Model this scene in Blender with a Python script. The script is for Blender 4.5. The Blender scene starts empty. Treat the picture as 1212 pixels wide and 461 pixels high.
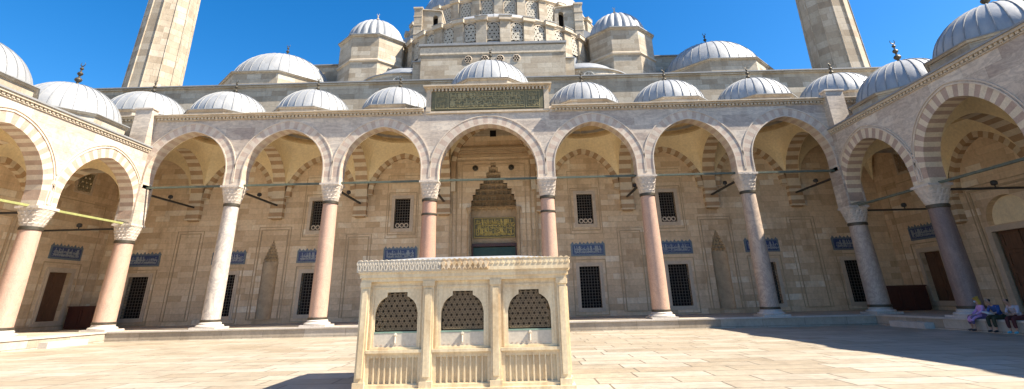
import bpy, math, random
from mathutils import Vector, Matrix
from mathutils.geometry import tessellate_polygon
random.seed(7)
PI = math.pi
S = bpy.context.scene
COL = S.collection

# ------------------------------------------------------------------ materials
def nt(name):
    m = bpy.data.materials.new(name); m.use_nodes = True
    t = m.node_tree; t.nodes.clear()
    o = t.nodes.new('ShaderNodeOutputMaterial'); b = t.nodes.new('ShaderNodeBsdfPrincipled')
    t.links.new(b.outputs[0], o.inputs[0])
    return m, t, b

def mth(t, op, a, b=None, clamp=False):
    n = t.nodes.new('ShaderNodeMath'); n.operation = op; n.use_clamp = clamp
    for i, x in enumerate((a, b)):
        if x is None: continue
        if hasattr(x, 'is_output'): t.links.new(x, n.inputs[i])
        else: n.inputs[i].default_value = x
    return n.outputs[0]

def ramp(t, fac, stops, interp='LINEAR'):
    r = t.nodes.new('ShaderNodeValToRGB'); t.links.new(fac, r.inputs[0])
    r.color_ramp.interpolation = interp
    while len(r.color_ramp.elements) > 1: r.color_ramp.elements.remove(r.color_ramp.elements[-1])
    for i, (p, c) in enumerate(stops):
        e = r.color_ramp.elements[0] if i == 0 else r.color_ramp.elements.new(p)
        e.position = p; e.color = (c[0], c[1], c[2], 1)
    return r.outputs[0]

def mixc(t, fac, a, b, mode='MIX'):
    n = t.nodes.new('ShaderNodeMix'); n.data_type = 'RGBA'; n.blend_type = mode
    for s, x in ((0, fac), (6, a), (7, b)):
        if hasattr(x, 'is_output'): t.links.new(x, n.inputs[s])
        elif s == 0: n.inputs[0].default_value = x
        else: n.inputs[s].default_value = (x[0], x[1], x[2], 1)
    return n.outputs[2]

def noise(t, vec, scale, detail=5, rough=.6, dist=0.):
    n = t.nodes.new('ShaderNodeTexNoise'); n.inputs['Scale'].default_value = scale
    n.inputs['Detail'].default_value = detail; n.inputs['Roughness'].default_value = rough
    n.inputs['Distortion'].default_value = dist
    if vec is not None: t.links.new(vec, n.inputs['Vector'])
    return n.outputs['Fac']

def scaled(t, vec, s):
    n = t.nodes.new('ShaderNodeMapping'); t.links.new(vec, n.inputs['Vector'])
    n.inputs['Scale'].default_value = s
    return n.outputs[0]

def bump(t, b, h, dist=.02, strength=.6):
    n = t.nodes.new('ShaderNodeBump'); n.inputs['Distance'].default_value = dist
    n.inputs['Strength'].default_value = strength
    t.links.new(h, n.inputs['Height']); t.links.new(n.outputs[0], b.inputs['Normal'])

def stone(name, pal, bw=.95, bh=.36, mortar=.012, mcol=.72, stain=.35, rough=.75, dist=.012, veins=0., floor=False):
    """coursed ashlar: one tone per block, joints, weather stains"""
    m, t, b = nt(name)
    g = t.nodes.new('ShaderNodeNewGeometry')
    sp = t.nodes.new('ShaderNodeSeparateXYZ'); t.links.new(g.outputs['Position'], sp.inputs[0])
    sn = t.nodes.new('ShaderNodeSeparateXYZ'); t.links.new(g.outputs['True Normal'], sn.inputs[0])
    ax = mth(t, 'ABSOLUTE', sn.outputs[0]); ay = mth(t, 'ABSOLUTE', sn.outputs[1]); az = mth(t, 'ABSOLUTE', sn.outputs[2])
    mk = mth(t, 'GREATER_THAN', mth(t, 'SUBTRACT', ax, ay), .1)
    fl = mth(t, 'GREATER_THAN', az, .75)
    u = mth(t, 'ADD', mth(t, 'MULTIPLY', sp.outputs[0], mth(t, 'SUBTRACT', 1., mk)), mth(t, 'MULTIPLY', sp.outputs[1], mk))
    u = mth(t, 'ADD', mth(t, 'MULTIPLY', u, mth(t, 'SUBTRACT', 1., fl)), mth(t, 'MULTIPLY', sp.outputs[0], fl))
    v = mth(t, 'ADD', mth(t, 'MULTIPLY', sp.outputs[2], mth(t, 'SUBTRACT', 1., fl)), mth(t, 'MULTIPLY', sp.outputs[1], fl))
    c = t.nodes.new('ShaderNodeCombineXYZ'); t.links.new(u, c.inputs[0]); t.links.new(v, c.inputs[1])
    br = t.nodes.new('ShaderNodeTexBrick'); t.links.new(c.outputs[0], br.inputs['Vector'])
    br.inputs['Scale'].default_value = 1.
    br.inputs['Brick Width'].default_value = bw; br.inputs['Row Height'].default_value = bh
    br.inputs['Mortar Size'].default_value = mortar; br.inputs['Mortar Smooth'].default_value = .3
    br.inputs['Color1'].default_value = (0, 0, 0, 1); br.inputs['Color2'].default_value = (1, 1, 1, 1)
    br.inputs['Mortar'].default_value = (.5, .5, .5, 1)
    br.offset = .43; br.squash = 1.35; br.squash_frequency = 3
    pos = g.outputs['Position']
    n1 = noise(t, pos, .45, 4); n2 = noise(t, pos, 6., 6, .7)
    fac = mth(t, 'ADD', br.outputs['Color'], mth(t, 'MULTIPLY', mth(t, 'SUBTRACT', n1, .5), .8), True)
    col = ramp(t, fac, pal)
    gr = ramp(t, n2, [(.25, (.80,)*3), (.75, (1.12, 1.11, 1.10))])
    col = mixc(t, 1., col, gr, 'MULTIPLY')
    if veins:
        w = noise(t, scaled(t, pos, (.5, .5, 1.7) if not floor else (.35, 1.6, 1)), 1.3, 7, .62, 1.6)
        vv = ramp(t, w, [(.40, (1, 1, 1)), (.50, (1-veins, 1-veins, 1-veins*.9)), (.56, (1, 1, 1))])
        col = mixc(t, 1., col, vv, 'MULTIPLY')
    st = noise(t, scaled(t, pos, (1.1, 1.1, .35) if not floor else (.5, .5, 1)), 1.1, 6, .68)
    sf = mth(t, 'MULTIPLY', ramp(t, st, [(.5, (0,)*3), (.75, (1,)*3)]), stain)
    col = mixc(t, sf, col, mixc(t, 1., col, (.52, .47, .42), 'MULTIPLY'))
    col = mixc(t, br.outputs['Fac'], col, mixc(t, 1., col, (mcol,)*3, 'MULTIPLY'))
    t.links.new(col, b.inputs['Base Color'])
    t.links.new(mth(t, 'ADD', mth(t, 'MULTIPLY', n2, .25), rough-.12), b.inputs['Roughness'])
    h = mth(t, 'ADD', mth(t, 'MULTIPLY', br.outputs['Fac'], -1.), mth(t, 'MULTIPLY', n2, .55))
    h = mth(t, 'ADD', h, mth(t, 'MULTIPLY', br.outputs['Color'], .35))
    bump(t, b, h, dist, .8)
    return m

def plain(name, c, rough=.6, var=.25, scale=3., metal=0., c2=None, stretch=(1, 1, 1), bd=.004, lo=.35, hi=.7, spec=.5):
    m, t, b = nt(name)
    g = t.nodes.new('ShaderNodeNewGeometry')
    n1 = noise(t, scaled(t, g.outputs['Position'], stretch), scale, 6, .65, .4)
    n2 = noise(t, g.outputs['Position'], scale*9, 4)
    c2 = c2 or tuple(x*(1-var) for x in c)
    col = ramp(t, n1, [(lo, c), (hi, c2)])
    col = mixc(t, 1., col, ramp(t, n2, [(.3, (.88,)*3), (.7, (1.08,)*3)]), 'MULTIPLY')
    t.links.new(col, b.inputs['Base Color']); b.inputs['Metallic'].default_value = metal
    b.inputs['Specular IOR Level'].default_value = spec
    t.links.new(mth(t, 'ADD', mth(t, 'MULTIPLY', n2, .2), rough-.1), b.inputs['Roughness'])
    bump(t, b, mth(t, 'ADD', n1, mth(t, 'MULTIPLY', n2, .3)), bd, .6)
    return m

M = {}
M['back'] = stone('warm ashlar', [(0, (.56, .41, .25)), (.3, (.66, .50, .32)), (.75, (.73, .57, .375)), (.93, (.76, .62, .43)), (1, (.82, .72, .55))], 1.05, .40, .007, .74, .6, .8, .010)
M['spandrel'] = stone('veined marble facing', [(0, (.43, .35, .28)), (.22, (.52, .44, .355)), (.5, (.58, .495, .395)), (.75, (.62, .535, .43)), (1, (.67, .59, .48))], 1.9, .52, .006, .80, .45, .6, .006, .24)
M['ashlar'] = stone('weathered limestone', [(0, (0.330, 0.270, 0.190)), (.4, (0.404, 0.342, 0.255)), (.8, (0.468, 0.410, 0.315)), (1, (0.514, 0.459, 0.363))], 1.25, .46, .010, .72, .75, .8, .012, .1)
M['minaret'] = stone('minaret limestone', [(0, (0.312, 0.248, 0.173)), (.5, (0.404, 0.338, 0.246)), (1, (0.487, 0.423, 0.328))], 1.05, .62, .010, .75, .6, .8)
M['platform'] = stone('platform slabs', [(0, (.33, .28, .21)), (.5, (.42, .36, .28)), (1, (.48, .43, .35))], 1.7, 2.2, .012, .55, .5, .7)
M['paving'] = stone('marble paving slabs', [(0, (0.340, 0.281, 0.198)), (.3, (0.386, 0.331, 0.244)), (.7, (0.419, 0.363, 0.276)), (1, (0.460, 0.409, 0.327))], 1.75, .82, .026, .45, .55, .5, .006, .16, True)
M['white_v'] = plain('pale voussoir stone', (0.640, 0.546, 0.433), .65, .22, 1.6)
M['pink_v'] = plain('pink voussoir stone', (0.564, 0.437, 0.342), .65, .3, 1.6)
M['cream_v'] = plain('cream voussoir stone', (.70, .59, .42), .7, .2, 1.5)
M['brown_v'] = plain('brown voussoir stone', (.46, .31, .175), .7, .25, 1.5)
M['red_v'] = plain('red voussoir stone', (.46, .335, .255), .7, .25, 1.5)
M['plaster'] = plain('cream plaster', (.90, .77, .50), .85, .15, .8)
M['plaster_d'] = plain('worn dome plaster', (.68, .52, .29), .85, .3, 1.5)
M['marble'] = plain('white marble', (0.552, 0.506, 0.442), .45, .28, 1.6, stretch=(1, 1, .4), lo=.45, hi=.8)
M['carved'] = plain('carved marble', (.64, .56, .47), .6, .35, 4.)
M['moulding'] = plain('moulded limestone', (.56, .47, .35), .75, .3, 2.)
M['moulding_b'] = plain('portico moulding stone', (.52, .39, .24), .75, .3, 2.)
M['dentil'] = plain('ochre dentil stone', (.62, .53, .40), .8, .35, 5.)
M['frame_w'] = plain('window marble', (.60, .49, .36), .55, .2, 2.)
M['shaft_pink'] = plain('rose granite', (.56, .315, .215), .45, .22, 2.2, c2=(.55, .33, .25), stretch=(1, 1, .25))
M['shaft_pale'] = plain('pale rose granite', (.58, .37, .27), .45, .22, 2.2, c2=(.58, .39, .31), stretch=(1, 1, .25))
M['shaft_white'] = plain('white column marble', (.60, .55, .50), .4, .3, 1.7, c2=(.55, .50, .47), stretch=(1, 1, .3))
M['shaft_grey'] = plain('grey column marble', (.50, .43, .38), .4, .3, 1.7, c2=(.40, .35, .33), stretch=(1, 1, .3))
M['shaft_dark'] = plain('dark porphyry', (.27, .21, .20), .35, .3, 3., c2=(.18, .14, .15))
M['bronze'] = plain('dark bronze', (.10, .085, .06), .5, .4, 6., metal=.5)
M['rod'] = plain('green painted iron', (.115, .135, .095), .6, .4, 4.)
M['rod_d'] = plain('black iron', (.035, .033, .03), .55, .3, 4.)
M['rod_sunlit'] = plain('sunlit green iron', (.32, .33, .12), .6, .3, 4.)  # green iron again for the left rod, with the sunlight put into its colour
M['iron'] = plain('window iron', (.13, .11, .085), .6, .3, 5.)
M['dark'] = plain('dark interior', (.018, .015, .014), .9, .3, 2., spec=.1)
M['wood'] = plain('brown door wood', (.17, .085, .045), .5, .45, 3., stretch=(4, 4, .4))
M['wood_r'] = plain('red brown cabinet wood', (.085, .026, .018), .4, .35, 3., stretch=(3, 3, .5))
M['green_door'] = plain('green painted door', (.02, .075, .06), .5, .3, 2.)
M['gold'] = plain('gilt lettering', (.62, .42, .10), .4, .3, 8., metal=.35)
M['green_p'] = plain('dark green inscription field', (.10, .095, .045), .55, .4, 5., c2=(.17, .145, .07))
M['gold_d'] = plain('faded gilt relief', (.42, .35, .17), .5, .35, 8.)
M['tile_b'] = plain('cobalt tile', (.025, .045, .15), .35, .5, 8., c2=(.05, .09, .20))
M['tile_l'] = plain('turquoise tile border', (.08, .14, .20), .35, .4, 14., c2=(.20, .22, .22))
M['tile_w'] = plain('white tile glaze', (.36, .40, .42), .35, .3, 8.)
M['lattice'] = plain('pale lattice stone', (.60, .56, .47), .7, .3, 5.)
M['f_marble'] = plain('fountain marble', (.70, .58, .38), .5, .3, 1.8, c2=(.50, .36, .20), stretch=(1.6, 1.6, .4), lo=.42, hi=.72)
M['f_white'] = plain('white fountain marble and pane daylight', (.56, .50, .40), .5, .18, 2.)
M['f_brown'] = plain('weathered frieze marble', (.46, .33, .18), .75, .4, 5., c2=(.66, .54, .38))
M['f_grille'] = plain('bronze grille', (.30, .215, .125), .5, .35, 9., metal=.25)
M['f_dark'] = plain('tank interior', (.05, .035, .022), .6, .5, 3., c2=(.10, .07, .045))
M['f_green'] = plain('verdigris strip', (.24, .35, .27), .6, .3, 6.)
M['lead_seam'] = plain('lead roll', (.27, .275, .275), .6, .2, 3.)

def granite(name, c, c2, spk, vein):
    m, t, b = nt(name)
    g = t.nodes.new('ShaderNodeNewGeometry'); p = g.outputs['Position']
    n1 = noise(t, scaled(t, p, (1, 1, .3)), 1.8, 7, .7, 1.2); n2 = noise(t, p, 38., 3, .8); n3 = noise(t, scaled(t, p, (.8, .8, .55)), 1.2, 8, .7, 2.2)
    col = ramp(t, n1, [(.3, c), (.68, c2)])
    col = mixc(t, 1., col, ramp(t, n2, [(.35, (1-spk,)*3), (.6, (1+spk*.4,)*3)]), 'MULTIPLY')
    col = mixc(t, 1., col, ramp(t, n3, [(.42, (1, 1, 1)), (.5, (1-vein, 1-vein, 1-vein*.85)), (.55, (1, 1, 1))]), 'MULTIPLY')
    t.links.new(col, b.inputs['Base Color']); t.links.new(mth(t, 'ADD', mth(t, 'MULTIPLY', n1, .35), .32), b.inputs['Roughness'])
    bump(t, b, n3, .01, .4)
    return m
def lead(name, c, c2):
    m, t, b = nt(name)
    g = t.nodes.new('ShaderNodeNewGeometry'); p = g.outputs['Position']
    n1 = noise(t, scaled(t, p, (1, 1, .35)), 1.6, 6, .65, .5); n2 = noise(t, p, 9., 5, .7)
    col = ramp(t, n1, [(.35, c), (.62, c2)])
    col = mixc(t, mth(t, 'MULTIPLY', n2, .3), col, (.50, .48, .44))
    vo = t.nodes.new('ShaderNodeTexVoronoi'); vo.inputs['Scale'].default_value = 1.1; t.links.new(p, vo.inputs['Vector'])
    col = mixc(t, 1., col, ramp(t, vo.outputs['Color'], [(0, (.84,)*3), (1, (1.08,)*3)]), 'MULTIPLY')
    t.links.new(col, b.inputs['Base Color'])
    b.inputs['Roughness'].default_value = .52; b.inputs['Metallic'].default_value = .15
    bump(t, b, mth(t, 'ADD', n1, mth(t, 'MULTIPLY', n2, .3)), .03, .5)
    return m
M['lead'] = lead('weathered sheet lead', (0.378, 0.383, 0.378), (0.273, 0.290, 0.304))
M['lead_b'] = lead('bluish sheet lead and shaded wall', (0.270, 0.297, 0.324), (0.198, 0.225, 0.261))

M['shaft_pink'] = granite('rose granite', (0.541, 0.314, 0.209), (0.427, 0.257, 0.190), .28, .10)
M['shaft_pale'] = granite('pale rose granite', (0.560, 0.370, 0.266), (0.465, 0.304, 0.228), .25, .12)
M['shaft_white'] = granite('white column marble', (0.581, 0.522, 0.438), (0.484, 0.427, 0.366), .08, .35)
M['shaft_grey'] = granite('grey column marble', (0.517, 0.410, 0.310), (0.418, 0.330, 0.261), .10, .3)
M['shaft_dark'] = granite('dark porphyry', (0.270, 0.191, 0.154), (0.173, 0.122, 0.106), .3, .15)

# ------------------------------------------------------------------ mesh helper
class MB:
    def __init__(s, T=None): s.v = []; s.f = []; s.m = []; s.T = T
    def vert(s, p):
        s.v.append(tuple(s.T(*p)) if s.T else tuple(p)); return len(s.v)-1
    def face(s, idx, m=0): s.f.append(tuple(idx)); s.m.append(m)
    def poly(s, pts, m=0): s.face([s.vert(p) for p in pts], m)
    def box(s, x0, x1, y0, y1, z0, z1, m=0):
        i = [s.vert((x, y, z)) for z in (z0, z1) for y in (y0, y1) for x in (x0, x1)]
        for q in ((0, 2, 3, 1), (4, 5, 7, 6), (0, 1, 5, 4), (2, 6, 7, 3), (0, 4, 6, 2), (1, 3, 7, 5)):
            s.face([i[k] for k in q], m)
    def ring(s, pts): return [s.vert(p) for p in pts]
    def bridge(s, a, b, m=0, close=True):
        n = len(a)
        for i in range(n if close else n-1):
            j = (i+1) % n; s.face((a[i], a[j], b[j], b[i]), m)
    def lathe(s, prof, cx, cy, n=24, m=0, cap=True, ph=0., a0=0., a1=None, mod=None):
        rings = []
        full = a1 is None
        for k, (r, z) in enumerate(prof):
            R = []
            for i in range(n if full else n+1):
                th = ph + (2*PI*i/n if full else a0+(a1-a0)*i/n)
                rr = r*(mod(th, k) if mod else 1.)
                R.append(s.vert((cx+rr*math.cos(th), cy+rr*math.sin(th), z)))
            rings.append(R)
        for a, b in zip(rings, rings[1:]): s.bridge(a, b, m, full)
        if cap and full:
            s.face(rings[0][::-1], m); s.face(rings[-1], m)
    def tube(s, p, q, r, n=8, r2=None, m=0):
        p, q = Vector(p), Vector(q); d = (q-p).normalized()
        a = d.orthogonal().normalized(); b = d.cross(a)
        r2 = r if r2 is None else r2
        A = s.ring([p+(a*math.cos(2*PI*i/n)+b*math.sin(2*PI*i/n))*r for i in range(n)])
        B = s.ring([q+(a*math.cos(2*PI*i/n)+b*math.sin(2*PI*i/n))*r2 for i in range(n)])
        s.bridge(A, B, m); s.face(A[::-1], m); s.face(B, m)
    def bar(s, p, q, w, h, up=(0, 0, 1), m=0):
        p, q = Vector(p), Vector(q); d = (q-p).normalized(); side = d.cross(Vector(up)).normalized(); u = side.cross(d)
        c = [(-w/2, -h/2), (w/2, -h/2), (w/2, h/2), (-w/2, h/2)]
        A = s.ring([p+side*a+u*b for a, b in c]); B = s.ring([q+side*a+u*b for a, b in c])
        s.bridge(A, B, m); s.face(A[::-1], m); s.face(B, m)
    def plate(s, outer, holes, y0, y1, m=0, edge=True):
        """polygon in x,z with holes, from y0 (front) to y1 (back)"""
        loops = [[Vector((x, z, 0)) for x, z in L] for L in [outer]+holes]
        flat = [p for L in loops for p in L]
        A = [s.vert((p.x, y0, p.y)) for p in flat]; B = [s.vert((p.x, y1, p.y)) for p in flat]
        for t in tessellate_polygon(loops):
            s.face([A[k] for k in t], m); s.face([B[k] for k in t[::-1]], m)
        k = 0
        for li, L in enumerate(loops):
            if li or edge:
                for i in range(len(L)):
                    j = (i+1) % len(L); s.face((A[k+i], A[k+j], B[k+j], B[k+i]), m)
            k += len(L)
    def build(s, name, mats, parent=None, smooth=False, recalc=True):
        me = bpy.data.meshes.new(name)
        off = Vector(wloc(parent)) if parent else Vector((0, 0, 0))
        me.from_pydata([tuple(Vector(p)-off) for p in s.v], [], s.f)
        if not isinstance(mats, (list, tuple)): mats = [mats]
        for x in mats: me.materials.append(M[x] if isinstance(x, str) else x)
        me.polygons.foreach_set('material_index', s.m)
        if recalc:
            import bmesh
            bm = bmesh.new(); bm.from_mesh(me)
            bmesh.ops.remove_doubles(bm, verts=bm.verts, dist=.0004)
            bmesh.ops.recalc_face_normals(bm, faces=bm.faces); bm.to_mesh(me); bm.free()
        if smooth:
            me.polygons.foreach_set('use_smooth', [True]*len(me.polygons))
        me.update()
        o = bpy.data.objects.new(name, me); COL.objects.link(o)
        if parent: o.parent = parent
        return o
def wloc(o):
    p = Vector(o.location)
    while o.parent: o = o.parent; p += o.location
    return p
def smooth_by_angle(o, deg=35):
    me = o.data
    me.polygons.foreach_set('use_smooth', [True]*len(me.polygons))
    try: me.set_sharp_from_angle(angle=math.radians(deg))
    except Exception: pass
    return o
def tag(o, label=None, cat=None, group=None, kind=None):
    if label: o['label'] = label
    if cat: o['category'] = cat
    if group: o['group'] = group
    if kind: o['kind'] = kind
    return o
def empty(name, loc, label, cat, group=None):
    o = bpy.data.objects.new(name, None); o.location = loc; COL.objects.link(o)
    return tag(o, label, cat, group)
def rect(x0, x1, z0, z1): return [(x0, z0), (x1, z0), (x1, z1), (x0, z1)]

# ------------------------------------------------------------------ plan (metres)
B, bb = 7.33, 6.2
colx = [-B/2-3*bb, -B/2-2*bb, -B/2-bb, -B/2, B/2, B/2+bb, B/2+2*bb, B/2+3*bb]
XW = colx[7]                       # 22.27: the side arcades' column line
DP = 6.2                           # depth of every arcade
GZ, PZ = -.06, .45                 # ground, platform
def TF(u, d, z): return (u, d, z)
def TR(u, d, z): return (XW+d, -u, z)
def TL(u, d, z): return (-XW-d, -u, z)

def arch_curve(a, zs, rise, n):
    """left springing to right springing; points and outward normals"""
    c = (rise*rise-a*a)/(2*a); P = []
    if c < 0: c = 0
    r = a+c; sy = rise/math.sqrt(max(r*r-c*c, 1e-6))
    th_top = math.acos(-c/r)
    L = []
    h = n//2
    for i in range(h+1):
        th = PI+(th_top-PI)*i/h
        L.append(((c+r*math.cos(th), zs+sy*r*math.sin(th)), (math.cos(th), math.sin(th))))
    L[-1] = ((0., zs+rise), (0., 1.))
    return L + [((-p[0], p[1]), (-q[0], q[1])) for p, q in L[-2::-1]]
def arch_h(s, a, zs, rise):
    c = max((rise*rise-a*a)/(2*a), 0); r = a+c; sy = rise/math.sqrt(max(r*r-c*c, 1e-6))
    s = min(abs(s), a)
    return zs+sy*math.sqrt(max(r*r-(s+c)**2, 0))

def add_arch(mb, uc, a, z0, zs, rise, th, d0, d1, n=34, nst=2, mats=(0, 1), proud=0., axis='u', fixed=0., inner=None):
    """ring of voussoirs. axis 'u': spans along u, thickness d0..d1; axis 'd': spans along d (uc = centre in d), thickness d0..d1 in u"""
    C = arch_curve(a, zs, rise, n)
    I = [p for p, q in C]; O = [(p[0]+q[0]*th, p[1]+q[1]*th) for p, q in C]
    O[len(C)//2] = (0., I[len(C)//2][1]+th*1.06)
    st = []
    for k in range(nst):
        z = z0+(zs-z0)*k/nst; st.append(z)
    I = [(-a, z) for z in st]+I+[(a, z) for z in st[::-1]]
    O = [(-a-th, z) for z in st]+O+[(a+th, z) for z in st[::-1]]
    def pt(x, z, d): return (uc+x, d, z) if axis == 'u' else (d, uc+x, z)
    step = 2 if n > 24 else 1
    N = len(I)
    for i in range(N-1):
        if i < nst: mi = mats[(i+1) % 2]
        elif i >= N-1-nst: mi = mats[(N-1-i) % 2]
        else: mi = mats[((i-nst)//1) % 2]
        q = [I[i], I[i+1], O[i+1], O[i]]
        for d in (d0-proud, d1+proud):
            mb.poly([pt(x, z, d) for x, z in q], mi)
        mb.poly([pt(*I[i], d0-proud), pt(*I[i+1], d0-proud), pt(*I[i+1], d1+proud), pt(*I[i], d1+proud)], mi)
        mb.poly([pt(*O[i], d0-proud), pt(*O[i+1], d0-proud), pt(*O[i+1], d1+proud), pt(*O[i], d1+proud)], mi)
    return [(uc+x, z) for x, z in O[nst:N-nst]]
def add_spandrel(mb, O, u0, u1, ztop, d0, d1, axis='u', zlow=None, m=0):
    def pt(x, z, d): return (x, d, z) if axis == 'u' else (d, x, z)
    pts = [p for p in O]
    if u0 < pts[0][0]-.001: pts = [(u0, pts[0][1])]+pts
    if u1 > pts[-1][0]+.001: pts = pts+[(u1, pts[-1][1])]
    for d in (d0, d1):
        for p, q in zip(pts, pts[1:]):
            if q[0]-p[0] < 1e-4: continue
            mb.poly([pt(*p, d), pt(*q, d), pt(q[0], ztop, d), pt(p[0], ztop, d)], m)
    mb.poly([pt(u0, ztop, d0), pt(u1, ztop, d0), pt(u1, ztop, d1), pt(u0, ztop, d1)], m)
def arch_moulding(mb, uc, a, z0, zs, rise, th, d, w=.09, pr=.06, n=34, nst=1):
    """raised fillet following the back of the arch"""
    C = arch_curve(a, zs, rise, n)
    C = [((-a, z0), (-1, 0))]+C+[((a, z0), (1, 0))]
    A = []
    for k, (p, q) in enumerate(C):
        t = th
        A.append([(uc+p[0]+q[0]*t, d-pr, p[1]+q[1]*t), (uc+p[0]+q[0]*(t+w), d-pr, p[1]+q[1]*(t+w)),
                  (uc+p[0]+q[0]*(t+w), d+.01, p[1]+q[1]*(t+w)), (uc+p[0]+q[0]*t, d+.01, p[1]+q[1]*t)])
    R = [mb.ring(x) for x in A]
    for a_, b_ in zip(R, R[1:]): mb.bridge(a_, b_)

def add_vault(mb, uc, dc, au, ad, fu, fd, rc, zc, n=64, k=9, m=0):
    """pendentives from the four arch backs up to a circle; fu/fd give the arch height along u and d"""
    cols = []
    for i in range(n):
        th = 2*PI*i/n+PI/4; c, s = math.cos(th), math.sin(th)
        t = min(au/abs(c) if abs(c) > 1e-6 else 1e9, ad/abs(s) if abs(s) > 1e-6 else 1e9)
        x, y = c*t, s*t
        zb = fd(y) if abs(abs(x)-au) < 1e-4 else fu(x)
        if abs(abs(x)-au) < 1e-4 and abs(abs(y)-ad) < 1e-4: zb = min(fd(y), fu(x))
        col = []
        for j in range(k+1):
            f = j/k; w = 1-math.cos(f*PI/2); h = math.sin(f*PI/2)
            col.append(mb.vert((uc+x+(c*rc-x)*w, dc+y+(s*rc-y)*w, zb+(zc-zb)*h)))
        cols.append(col)
    for a, b in zip(cols, cols[1:]+cols[:1]):
        for j in range(k): mb.face((a[j], b[j], b[j+1], a[j+1]), m)
def inner_dome(mb, uc, dc, rc, zc, h, m=1):
    n = 96; prof = [(rc*math.cos(a), zc+.18+h*math.sin(a)) for a in [PI/2*i/8*.999 for i in range(9)]]
    rings = []
    for k, (r, z) in enumerate([(rc*1.0, zc), (rc*.93, zc+.02), (rc*.93, zc+.18)]+[(r*.95, z) for r, z in prof]):
        R = []
        for i in range(n):
            th = 2*PI*i/n; f = 1+(.035*abs(math.sin(10*th)) if k > 2 else 0)
            R.append(mb.vert((uc+r*f*math.cos(th), dc+r*f*math.sin(th), z)))
        rings.append(R)
    for a, b in zip(rings, rings[1:]): mb.bridge(a, b, m)

def add_shell(mb, cx, cy, R, zc, z0, seams=24, vs=1., sub=6, seam_h=.035, tscallop=0.):
    """lead dome with raised rolls, from height z0 up; slot 1 = seam"""
    a0 = math.asin(max(min((z0-zc)/(R*vs), 1), -1)); nr = 12
    n = seams*sub; rings = []
    for k in range(nr+1):
        a = a0+(PI/2*.985-a0)*k/nr; r = R*math.cos(a); z = zc+R*vs*math.sin(a)
        R_ = []
        for i in range(n):
            th = 2*PI*i/n; e = 0
            if i % sub == 0: e = seam_h
            if tscallop: e = tscallop*(1-abs(math.sin(PI*i/sub)))*min(1, r/R*1.2)*-1+tscallop
            rr = r+e*math.cos(a)
            R_.append(mb.vert((cx+rr*math.cos(th), cy+rr*math.sin(th), z+e*math.sin(a))))
        rings.append(R_)
    for a, b in zip(rings, rings[1:]):
        for i in range(n):
            j = (i+1) % n
            mb.face((a[i], a[j], b[j], b[i]), 0)
    mb.face(rings[-1], 0)
def seam_lines(mb, cx, cy, R, zc, z0, seams, vs=1., w=.045, h=.05):
    a0 = math.asin(max(min((z0-zc)/(R*vs), 1), -1))
    for q in range(seams):
        th = 2*PI*(q+.5)/seams; c, s = math.cos(th), math.sin(th); prev = None
        for k in range(11):
            a = a0+(1.42-a0)*k/10; r = R*math.cos(a); z = zc+R*vs*math.sin(a)
            nr_ = Vector((math.cos(a)*c, math.cos(a)*s, math.sin(a)))
            p = Vector((cx+r*c, cy+r*s, z)); t = Vector((-s, c, 0))*w
            cur = mb.ring([p-t-nr_*.03, p-t*.8+nr_*h, p+t*.8+nr_*h, p+t-nr_*.03])
            if prev: mb.bridge(prev, cur)
            prev = cur
def finial(parent, cx, cy, z, s=1., mat='bronze'):
    mb = MB()
    prof = [(.17, 0), (.10, .06), (.05, .14), (.05, .22), (.13, .28), (.16, .35), (.13, .42), (.045, .48), (.04, .56), (.10, .61), (.125, .67), (.10, .73),
            (.035, .78), (.03, .86), (.07, .90), (.085, .94), (.07, .98), (.02, 1.02), (.015, 1.08)]
    mb.lathe([(r*s, z+h*s) for r, h in prof], cx, cy, 10)
    # crescent
    pr = None
    for i in range(15):
        a = -PI/2+(-1+2*i/14)*2.45; w = .028*s*math.sin(PI*(i+.3)/14.6)+.004
        c = Vector((cx+math.cos(a)*.11*s, cy, z+(1.18+math.sin(a)*.11)*s)); d = Vector((math.cos(a), 0, math.sin(a)))
        cur = mb.ring([c-d*w, c+Vector((0, .012*s, 0)), c+d*w, c-Vector((0, .012*s, 0))])
        if pr: mb.bridge(pr, cur)
        pr = cur
    return smooth_by_angle(mb.build('finial', mat, parent))
def oct_pts(cx, cy, ap, z, n=8, ph=None):
    R = ap/math.cos(PI/n); ph = PI/n if ph is None else ph
    return [(cx+R*math.cos(ph+2*PI*i/n), cy+R*math.sin(ph+2*PI*i/n), z) for i in range(n)]
def drum(parent, cx, cy, ap, z0, z1, mat='ashlar', n=8, name='drum', lip=.10):
    mb = MB()
    R = [mb.ring(oct_pts(cx, cy, a, z, n)) for a, z in ((ap, z0), (ap, z1-.16), (ap+lip*.6, z1-.15), (ap+lip, z1-.06), (ap+lip, z1-.05))]
    for a, b in zip(R, R[1:]): mb.bridge(a, b, 0)
    R2 = [mb.ring(oct_pts(cx, cy, a, z, n)) for a, z in ((ap+lip+.05, z1-.05), (ap+lip+.05, z1), (ap-.35, z1+.12))]
    mb.bridge(R[-1], R2[0], 1)
    for a, b in zip(R2, R2[1:]): mb.bridge(a, b, 1)
    return mb.build(name, [mat, 'lead_seam'], parent)
def dome(parent, cx, cy, R, zc, z0, seams=22, vs=1., fs=1., mat='lead', name='dome'):
    mb = MB(); add_shell(mb, cx, cy, R, zc, z0, seams, vs, 4, .0)
    o = mb.build(name, mat, parent, smooth=True)
    m2 = MB(); seam_lines(m2, cx, cy, R, zc, z0, seams, vs, .028, .04); m2.build('lead_roll', 'lead_seam', o)
    finial(o, cx, cy, zc+R*vs-.03, fs)
    return o

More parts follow.
